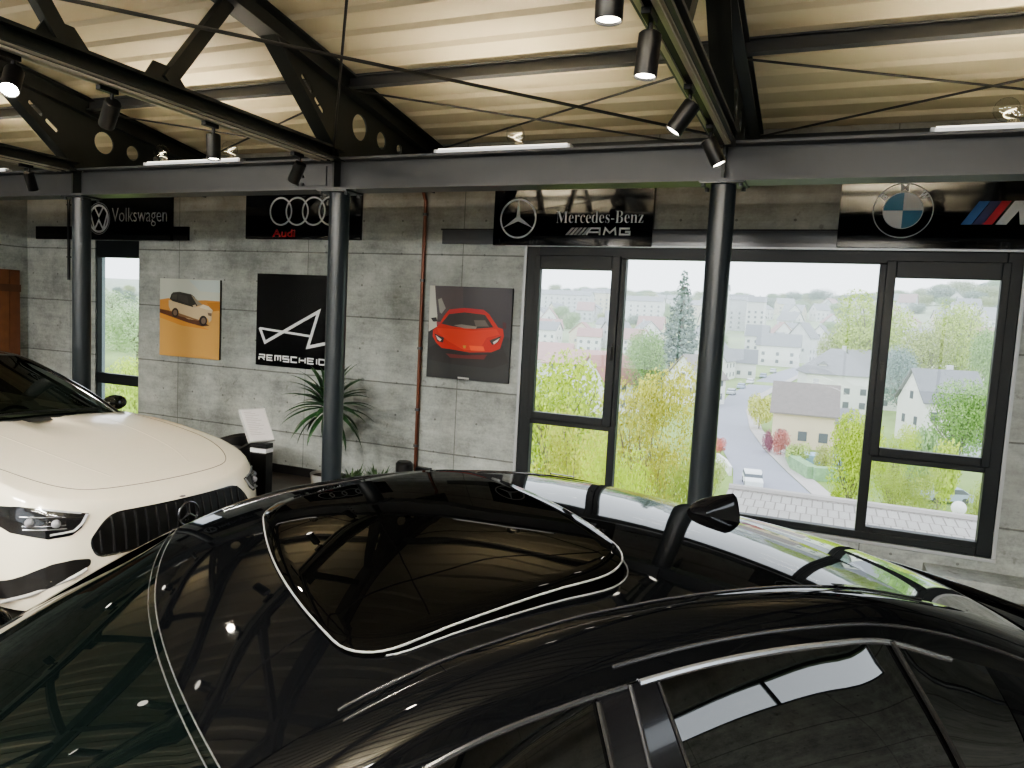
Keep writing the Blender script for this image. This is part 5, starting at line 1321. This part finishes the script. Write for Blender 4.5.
def house(loc, rz, w, d, hw, hr, wall, roof, label, name='house', hip=False, nwin=3, floors=2, chim=True, group=None, dorm=0):
    """walls w (ridge direction) x d, eaves height hw, ridge height hr"""
    HOUSES.append((loc[0], loc[1], math.hypot(w, d)*.5))
    t = thing(name, label, 'house', loc, rz, group); x, y = w/2, d/2
    M = MB()
    M.add([(-x,-y,-1),(x,-y,-1),(x,y,-1),(-x,y,-1),(-x,-y,hw),(x,-y,hw),(x,y,hw),(-x,y,hw)] + ([(-x,0,hr),(x,0,hr)] if not hip else []),
          [(0,1,5,4),(2,3,7,6)] + ([(1,2,6,9,5),(3,0,4,8,7)] if not hip else [(1,2,6,5),(3,0,4,7)])); fixn(M.build('wall', WALLS[wall], t))
    o = .45; M = MB(); e = hw - .12; rx = x + o if not hip else max(.2, x - y*.9)
    up_ = hr + .08
    v = [(-x-o,-y-o,e),(x+o,-y-o,e),(x+o,y+o,e),(-x-o,y+o,e),(-rx,0,up_),(rx,0,up_)]; v += [(a, b_, c+.18) for a, b_, c in v]
    M.add(v, [(0,1,5,4),(2,3,4,5),(6,10,11,7),(8,11,10,9),(0,6,7,1),(2,8,9,3)] + ([(1,7,8,2),(3,9,6,0),(1,2,5),(0,4,3),(7,11,8),(6,9,10)] if hip else [(1,7,11,5),(5,11,8,2),(0,4,10,6),(4,3,9,10)])); fixn(M.build('roof', ROOFS[roof], t))
    for fl in range(floors):
        z = 1.0 + fl*2.7
        if z + 1.3 > hw: break
        for side in (-1, 1):
            for k in range(nwin):
                xx = -x + w*(k + .5)/nwin; M = MB(); M.box((xx-.55, side*(y+.02)-.03, z), (xx+.55, side*(y+.02)+.03, z+1.25)); M.build('window', WIN, t)
    if not hip:
        for sg in (-1, 1):
            for yy in ((-.22*d, .22*d) if floors > 1 else (0,)):
                M = MB(); M.box((sg*(x+.02)-.03, yy-.45, hw*.45), (sg*(x+.02)+.03, yy+.45, hw*.45+1.2)); M.build('window', WIN, t)
            M = MB(); M.box((sg*(x+.02)-.03, -.45, hw+.2), (sg*(x+.02)+.03, .45, min(hr-.8, hw+1.3))); M.build('window', WIN, t)
    if chim:
        M = MB(); M.box((x*.3-.35, y*.25-.3, hw), (x*.3+.35, y*.25+.3, hr+.9)); M.build('chimney', WALLS['grey'], t)
    for k in range(dorm):
        xx = lerp(-x*.5, x*.5, k/max(1, dorm-1)); M = MB(); M.box((xx-.7, -y*.75, hw+.2), (xx+.7, 0, hw+1.9)); M.build('dormer', WALLS['white'], t)
        M = MB(); M.prism([(xx-.95, -y*.8, hw+1.85), (xx+.95, -y*.8, hw+1.85), (xx, -y*.8, hw+2.6)], (), (0, y*.8, 0)); fixn(M.build('dormer_roof', ROOFS[roof], t))
    return t
def house_at(px, py, Y, *a, **k):
    p = at(px, py, Y); return house((p.x, Y, ground(p.x, Y)), *a, **k)
h1 = gp(803, 449)
house((h1.x - .3, h1.y + 3.5, h1.z), 0.02, 7.6, 6.6, 4.5, 8.2, 'cream', 'brown', 'cream house with brown-grey roof beside the curve of the street', floors=1, nwin=3)
p = gp(836, 446); house((p.x, p.y + 4, p.z), 0.30, 4.4, 6, 3.0, 4.6, 'cream', 'grey', 'low cream annex on the right of the cream house', 'house_annex', floors=1, nwin=1, chim=False)
p = gp(831, 412); house((p.x, p.y + 5, p.z), 0.18, 12, 11, 7.4, 12.2, 'white', 'grey', 'large white villa with grey hipped roof and dormer behind the cream house', hip=True, floors=2, nwin=4, dorm=1)
house_at(880, 372, 178, 0.2, 13, 11, 7, 12.2, 'white', 'grey', 'white house with grey roof right of the large villa', floors=2)
house_at(714, 385, 228, 1.45, 12, 9.0, 5.5, 11.8, 'white', 'dark', 'white gabled house directly right of the big-window column')
house_at(738, 378, 240, 0.1, 10, 8, 4.6, 8.6, 'white', 'dark', 'white house with dark roof behind the parked cars')
house_at(777, 366, 292, 0.0, 15, 9, 7.2, 11.6, 'white', 'dark', 'long white house with dark roof beyond the street bend')
house_at(802, 352, 315, 1.3, 12, 9, 9.5, 15.5, 'grey', 'dark', 'tall narrow grey-gabled house beyond the street bend')
house_at(820, 350, 335, 1.4, 10, 8, 9, 14, 'white', 'dark', 'white narrow house next to the tall grey-gabled one')
house_at(608, 372, 122, 1.1, 9, 7.5, 5.0, 9.3, 'white', 'red', 'white house with red roof left of the tall yellow tree')
house_at(695, 385, 150, 1.2, 10, 8, 5, 9.6, 'white', 'brown', 'pale house half hidden by the tall yellow tree and the column')
house_at(548, 358, 175, 0.2, 12, 9, 5.5, 9.5, 'white', 'pink', 'pale house with pink roof at the left of the left casement')
house_at(585, 356, 170, -0.1, 18, 9, 5.0, 8.4, 'white', 'pink', 'wide house with pink roof above the bright tree in the left casement')
house_at(942, 393, 122, 0.35, 8.5, 8, 6.2, 10.6, 'white', 'dark', 'white house with grey gabled roof in the right casement')
p = gp(920, 424); house((p.x, p.y + 2, p.z), 0.1, 5.5, 4, 2.2, 3.2, 'grey', 'pink', 'garden shed with pink roof in the right casement', 'shed', floors=0, chim=False)
p = gp(974, 461); house((p.x, p.y + 2, p.z), 0.15, 4.6, 4, 3.2, 4.2, 'blue', 'grey', 'blue-grey shed at the right of the right casement', 'shed', floors=0, chim=False)
house_at(985, 330, 230, 0.1, 22, 9, 11, 12.2, 'white', 'grey', 'long white flat-roofed house behind the trees in the right casement', nwin=6, floors=3)
house_at(892, 345, 260, 0.2, 9, 8, 9, 12, 'white', 'grey', 'white house at the left edge of the right casement', nwin=3, floors=3)
# blocks of flats on the slope
for (px, Y, w, hh, wl, lab) in ((560, 470, 44, 15, 'grey', 'long grey block of flats on the skyline at the left of the left casement'), (592, 480, 30, 17, 'yellow', 'pale yellow block of flats on the skyline in the left casement'),
                               (640, 460, 30, 13, 'white', 'white block of flats left of the spruce'), (717, 420, 12, 24, 'white', 'white tower block next to the big-window column'),
                               (737, 420, 13, 20, 'grey', 'grey block of flats with rows of windows right of the tower block'), (757, 430, 10, 18, 'white', 'white block of flats further right of the tower block')):
    p = at(px, 300, Y); house((p.x, Y + {592: 26, 737: 22}.get(px, 0), ground(p.x, Y) - 1), 0.05, w, 12, hh, hh + 3, wl, 'dark', lab, 'apartment_block', nwin=max(3, int(w/4)), floors=5)
rs = random.Random(21)
for i in range(150):
    px = lerp(535, 1000, rs.random()); Y = rs.choice((300, 340, 390, 450, 520, 600)); p = at(px, 300, Y + rs.uniform(-15, 15))
    if clash(p.x, p.y, 7.5, HOUSES) or clash(p.x, p.y, 6, TREES): continue
    house((p.x, p.y, ground(p.x, p.y)), rs.uniform(-.6, .6) + rs.choice((0, PI/2)), rs.uniform(9, 14), rs.uniform(8, 10), rs.uniform(5, 7.5), rs.uniform(9.5, 12), rs.choice(('white', 'white', 'grey', 'yellow')), rs.choice(('dark', 'dark', 'grey', 'red')), 'small pale house among the trees on the far hillside', group='houses on the far hillside')

# hillside woods
rs = random.Random(5); k = 0
for row, (Y, lo, hi, nn) in enumerate(((380, 9, 14, 20), (450, 10, 15, 26), (540, 10, 16, 36), (640, 10, 17, 42), (760, 11, 18, 50), (900, 11, 18, 56))):
    for i in range(nn):
        px = lerp(525, 1015, (i + rs.random()) / nn) ; p = at(px, 300, Y + rs.uniform(-30, 30)); g = ground(p.x, p.y) - 3.5
        hh = rs.uniform(lo, hi) * (1.15 if px > 800 else 1)
        if clash(p.x, p.y, hh*.34, TREES) or clash(p.x, p.y, hh*.3, HOUSES) or (i % 3 == 0 and k > 0 and row < 3): continue
        tree('leafy_tree', 'round', 40 + (k % 3), (p.x, p.y, g), hh, [GR, OL, DG][k % 3], 'small hazy tree on the far hillside', group='trees on the far hillside', wide=rs.uniform(1.2, 1.9), rz=rs.uniform(0, 6)); k += 1
rs2 = random.Random(9)
for i in range(14):
    px = lerp(92, 145, rs2.random()); Y = rs2.choice((300, 360, 430)); p = at(px, 300, Y); clash(p.x, Y, 5, TREES) or tree('leafy_tree', 'round', 40 + i % 3, (p.x, Y, ground(p.x, Y)), rs2.uniform(9, 15), [GR, OL, DG][i % 3], 'small hazy tree on the far hillside', group='trees on the far hillside', wide=1.4)

# ------------------------------------------------------------------ garden and street things
def flat_ribbon(P, w, hh, m_, name, label, cat):
    M = MB(); 
    for a, b_ in zip(P[:-1], P[1:]):
        d = (b_ - a).normalized(); n_ = Vector((-d.y, d.x, 0)) * w/2
        v = [a - n_, b_ - n_, b_ + n_, a + n_]; M.add(v + [q_ + Vector((0, 0, hh)) for q_ in v], [(3,2,1,0),(4,5,6,7),(0,1,5,4),(1,2,6,5),(2,3,7,6),(3,0,4,7)])
    return tag(fixn(M.build(name, m_)), label, cat)
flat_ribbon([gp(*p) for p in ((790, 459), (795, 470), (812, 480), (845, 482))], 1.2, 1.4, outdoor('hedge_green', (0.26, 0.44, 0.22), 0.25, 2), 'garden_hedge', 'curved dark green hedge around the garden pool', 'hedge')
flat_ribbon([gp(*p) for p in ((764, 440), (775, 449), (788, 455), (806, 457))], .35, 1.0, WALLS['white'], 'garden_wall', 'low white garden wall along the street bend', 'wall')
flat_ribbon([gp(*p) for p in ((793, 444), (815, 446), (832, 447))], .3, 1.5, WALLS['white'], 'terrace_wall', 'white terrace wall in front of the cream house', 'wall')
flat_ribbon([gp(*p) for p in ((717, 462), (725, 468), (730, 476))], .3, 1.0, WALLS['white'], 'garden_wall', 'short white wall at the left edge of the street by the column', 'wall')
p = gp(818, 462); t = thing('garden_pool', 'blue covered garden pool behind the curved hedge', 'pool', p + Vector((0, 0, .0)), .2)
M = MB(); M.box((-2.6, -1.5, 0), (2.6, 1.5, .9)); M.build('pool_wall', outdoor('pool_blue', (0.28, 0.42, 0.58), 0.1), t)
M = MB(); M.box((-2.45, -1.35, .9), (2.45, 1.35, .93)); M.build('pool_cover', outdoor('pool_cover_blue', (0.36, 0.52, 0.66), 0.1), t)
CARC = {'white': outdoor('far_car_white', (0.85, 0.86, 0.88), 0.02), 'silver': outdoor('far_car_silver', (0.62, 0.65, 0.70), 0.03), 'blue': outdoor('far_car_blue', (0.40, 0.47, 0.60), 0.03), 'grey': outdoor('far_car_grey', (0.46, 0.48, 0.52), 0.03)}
def street_car(px, py, rz_, col, label):
    p = gp(px, py); t = thing('parked_car', label, 'car', p + Vector((0, 0, .06)), rz_)
    pr = [(-2.1, .25), (-2.1, .75), (-1.9, .85), (-.9, .95), (-.35, 1.42), (1.0, 1.46), (1.75, .98), (2.1, .9), (2.1, .25)]
    M = MB(); M.prism([(x, -.85, z) for x, z in pr], (), (0, 1.7, 0)); fixn(M.build('body', CARC[col], t, bevel=.06))
    M = MB(); M.prism([(x, -.80, z) for x, z in ((-.95, .93), (-.38, 1.36), (.98, 1.40), (1.6, .98))], (), (0, 1.6, 0))
    for v in range(len(M.v)): M.v[v] = (M.v[v][0] * 1.03 - .0, M.v[v][1] * 1.075, M.v[v][2])
    fixn(M.build('windows', WIN, t))
    for x in (-1.3, 1.3):
        for s_ in (-1, 1):
            M = MB(); M.cyl((x, s_*.66, .31), (x, s_*.88, .31), .31, n=18); M.build('wheel', outdoor('far_tyre', (0.06, 0.06, 0.065), 0.1), t)
def heading(a, b_): v = gp(*b_) - gp(*a); return math.atan2(v.y, v.x)
hd = heading((725, 400), (778, 374))
street_car(752, 486, heading((752, 490), (735, 440)), 'white', 'white car driving down the street towards the building')
street_car(731, 395, hd, 'silver', 'silver car parked nearest in the row along the left kerb')
street_car(741, 389, hd, 'blue', 'blue-grey car parked second in the row along the left kerb')
street_car(750, 384, hd, 'white', 'white car parked third in the row along the left kerb')
street_car(763, 378, hd, 'blue', 'blue car parked fourth in the row along the left kerb')
street_car(773, 373, hd, 'silver', 'silver car parked furthest in the row along the left kerb')
street_car(946, 503, 0.3, 'blue', 'blue-grey car on the meadow lane in the lower right pane')
street_car(866, 397, 0.9, 'silver', 'silver car parked beside the large villa')
# neighbouring roof right under the window, with its tile courses
TILE = bpy.data.materials.new('pale_roof_tiles'); TILE.use_nodes = True; q = NB(TILE); nt = TILE.node_tree; b = nt.nodes['Principled BSDF']
tcn = nt.nodes.new('ShaderNodeTexCoord'); br = nt.nodes.new('ShaderNodeTexBrick'); nt.links.new(tcn.outputs['Object'], br.inputs['Vector'])
br.inputs['Scale'].default_value = 1; br.inputs['Brick Width'].default_value = .21; br.inputs['Row Height'].default_value = .56; br.inputs['Mortar Size'].default_value = .014
br.inputs['Color1'].default_value = (0.40, 0.385, 0.36, 1); br.inputs['Color2'].default_value = (0.45, 0.43, 0.405, 1); br.inputs['Mortar'].default_value = (0.20, 0.18, 0.165, 1)
nt.links.new(q.mix(q.remap(q.noise(tcn.outputs['Object'], 1.5, 5), .35, .7, 0, .35), br.outputs['Color'], (0.30, 0.275, 0.25)), b.inputs['Base Color']); b.inputs['Roughness'].default_value = .85
t = thing('neighbour_roof', 'pale tiled roof of the lower building right below the window', 'roof', (0, 0, 0))
a0, a1, b0, b1 = at(738, 489, 17.5), at(1030, 527, 17.5), at(738, 560, 11.5), at(1030, 600, 11.5)
zt0, zb0 = a0.z, -1.95
X0, X1 = a0.x - .2, 9.5
M = MB(); n_ = Vector((0, 6, 0)); o = M.add([(X0, 10.6, -2.05), (X1, 10.6, -2.05), (X1, 17.5, zt0), (X0, 17.5, zt0), (X0, 10.6, -2.2), (X1, 10.6, -2.2), (X1, 17.5, zt0 - .15), (X0, 17.5, zt0 - .15)], [(0,1,2,3),(7,6,5,4),(0,4,5,1),(1,5,6,2),(2,6,7,3),(3,7,4,0)]); fixn(M.build('tile_field', TILE, t))
M = MB(); M.box((X0 + .4, 11.0, -13), (X1 - .3, 17.1, -2.3)); M.build('wall', WALLS['grey'], t)
M = MB(); M.tube([(X0, 17.5, zt0 + .02), (X1, 17.5, zt0 + .02)], .09, 8); M.build('ridge', outdoor('ridge_tile', (0.45, 0.42, 0.40)), t)
# white dish on its mast beyond the tiled roof
p = at(959, 508, 20.0); t = thing('satellite_dish', 'small round white dish on a mast beyond the pale tiled roof', 'satellite dish', (p.x, 20.0, p.z))
M = MB(); M.lathe([(0.001, 0.05), (.07, .035), (.13, .01), (.165, -.02), (.165, -.03), (.12, 0), (.001, .035)], (0, 0, 0), 28, None, Matrix.Rotation(PI/2 - .15, 3, 'X')); fixn(M.build('dish', WALLS['white'], t, smooth=True))
M = MB(); M.cyl((0, .05, .05), (0, .05, -11.4), .03, n=8); M.build('mast', outdoor('mast_grey', (0.4, 0.4, 0.4)), t)
# ------------------------------------------------------------------ light
W = bpy.data.worlds.new('overcast_sky'); bpy.context.scene.world = W; W.use_nodes = True
nt = W.node_tree; bg = nt.nodes['Background']
tc = nt.nodes.new('ShaderNodeTexCoord'); sp = nt.nodes.new('ShaderNodeSeparateXYZ'); nt.links.new(tc.outputs['Generated'], sp.inputs[0])
rp = nt.nodes.new('ShaderNodeValToRGB'); nt.links.new(sp.outputs['Z'], rp.inputs[0])
rp.color_ramp.elements[0].position = 0.0; rp.color_ramp.elements[0].color = (0.90, 0.94, 1.0, 1)
rp.color_ramp.elements[1].position = 0.5; rp.color_ramp.elements[1].color = (0.80, 0.84, 0.92, 1)
nt.links.new(rp.outputs[0], bg.inputs['Color']); bg.inputs['Strength'].default_value = 2.7

# added fill light: unseen panels hung behind the viewer to brighten the hall
def fill_panel(x, y, lab, power=380):
    t = thing('led_panel', lab, 'ceiling light', (x, y, 3.9))
    M = MB(); M.box((-0.75, -0.15, 0), (0.75, 0.15, 0.05)); M.build('panel_body', STEEL, t)
    M = MB(); M.box((-0.73, -0.13, -0.006), (0.73, 0.13, 0)); M.build('diffuser', mat('panel_glow', (0.9, 0.9, 0.9), 0.5, emit=(1, 0.95, 0.86), estr=4), t)
    for sx in (-.6, .6):
        M = MB(); M.cyl((sx, 0, 0.05), (sx, 0, zroof(y) - 3.9), 0.004, n=6); M.build('hanger', BLACK, t)
    Lg = bpy.data.lights.new('led', 'AREA'); Lg.shape = 'RECTANGLE'; Lg.size = 1.45; Lg.size_y = 0.26; Lg.energy = power; Lg.color = (1, 0.97, 0.92)
    lo = bpy.data.objects.new('led', Lg); C.objects.link(lo); lo.location = (x, y, 3.885)
    L2 = Lg.copy(); L2.energy = power * 1.15; lo = bpy.data.objects.new('led_up', L2); C.objects.link(lo); lo.location = (x, y, 3.96); lo.rotation_euler = (PI, 0, 0)
for x, y, n in ((-5.5, -1.5, 'behind the viewer on the left'), (-2.3, -1.5, 'behind the viewer in the middle'), (0.9, -1.5, 'behind the viewer on the right'),
                (-5.5, -4.5, 'at the rear of the hall on the left'), (-2.3, -4.5, 'at the rear of the hall in the middle'), (0.9, -4.5, 'at the rear of the hall on the right'), (-8.8, -0.5, 'over the far left bay')):
    fill_panel(x, y, 'long flat LED ceiling light ' + n)
sc = bpy.context.scene
sc.view_settings.view_transform = 'AgX'; sc.view_settings.look = 'AgX - Medium High Contrast'; sc.view_settings.exposure = 0.2
sc.cycles.use_denoising = True
sc.cycles.max_bounces = 10; sc.cycles.glossy_bounces = 6; sc.cycles.transparent_max_bounces = 16; sc.cycles.diffuse_bounces = 5
sc.cycles.sample_clamp_indirect = 6.0; sc.cycles.caustics_reflective = False; sc.cycles.caustics_refractive = False
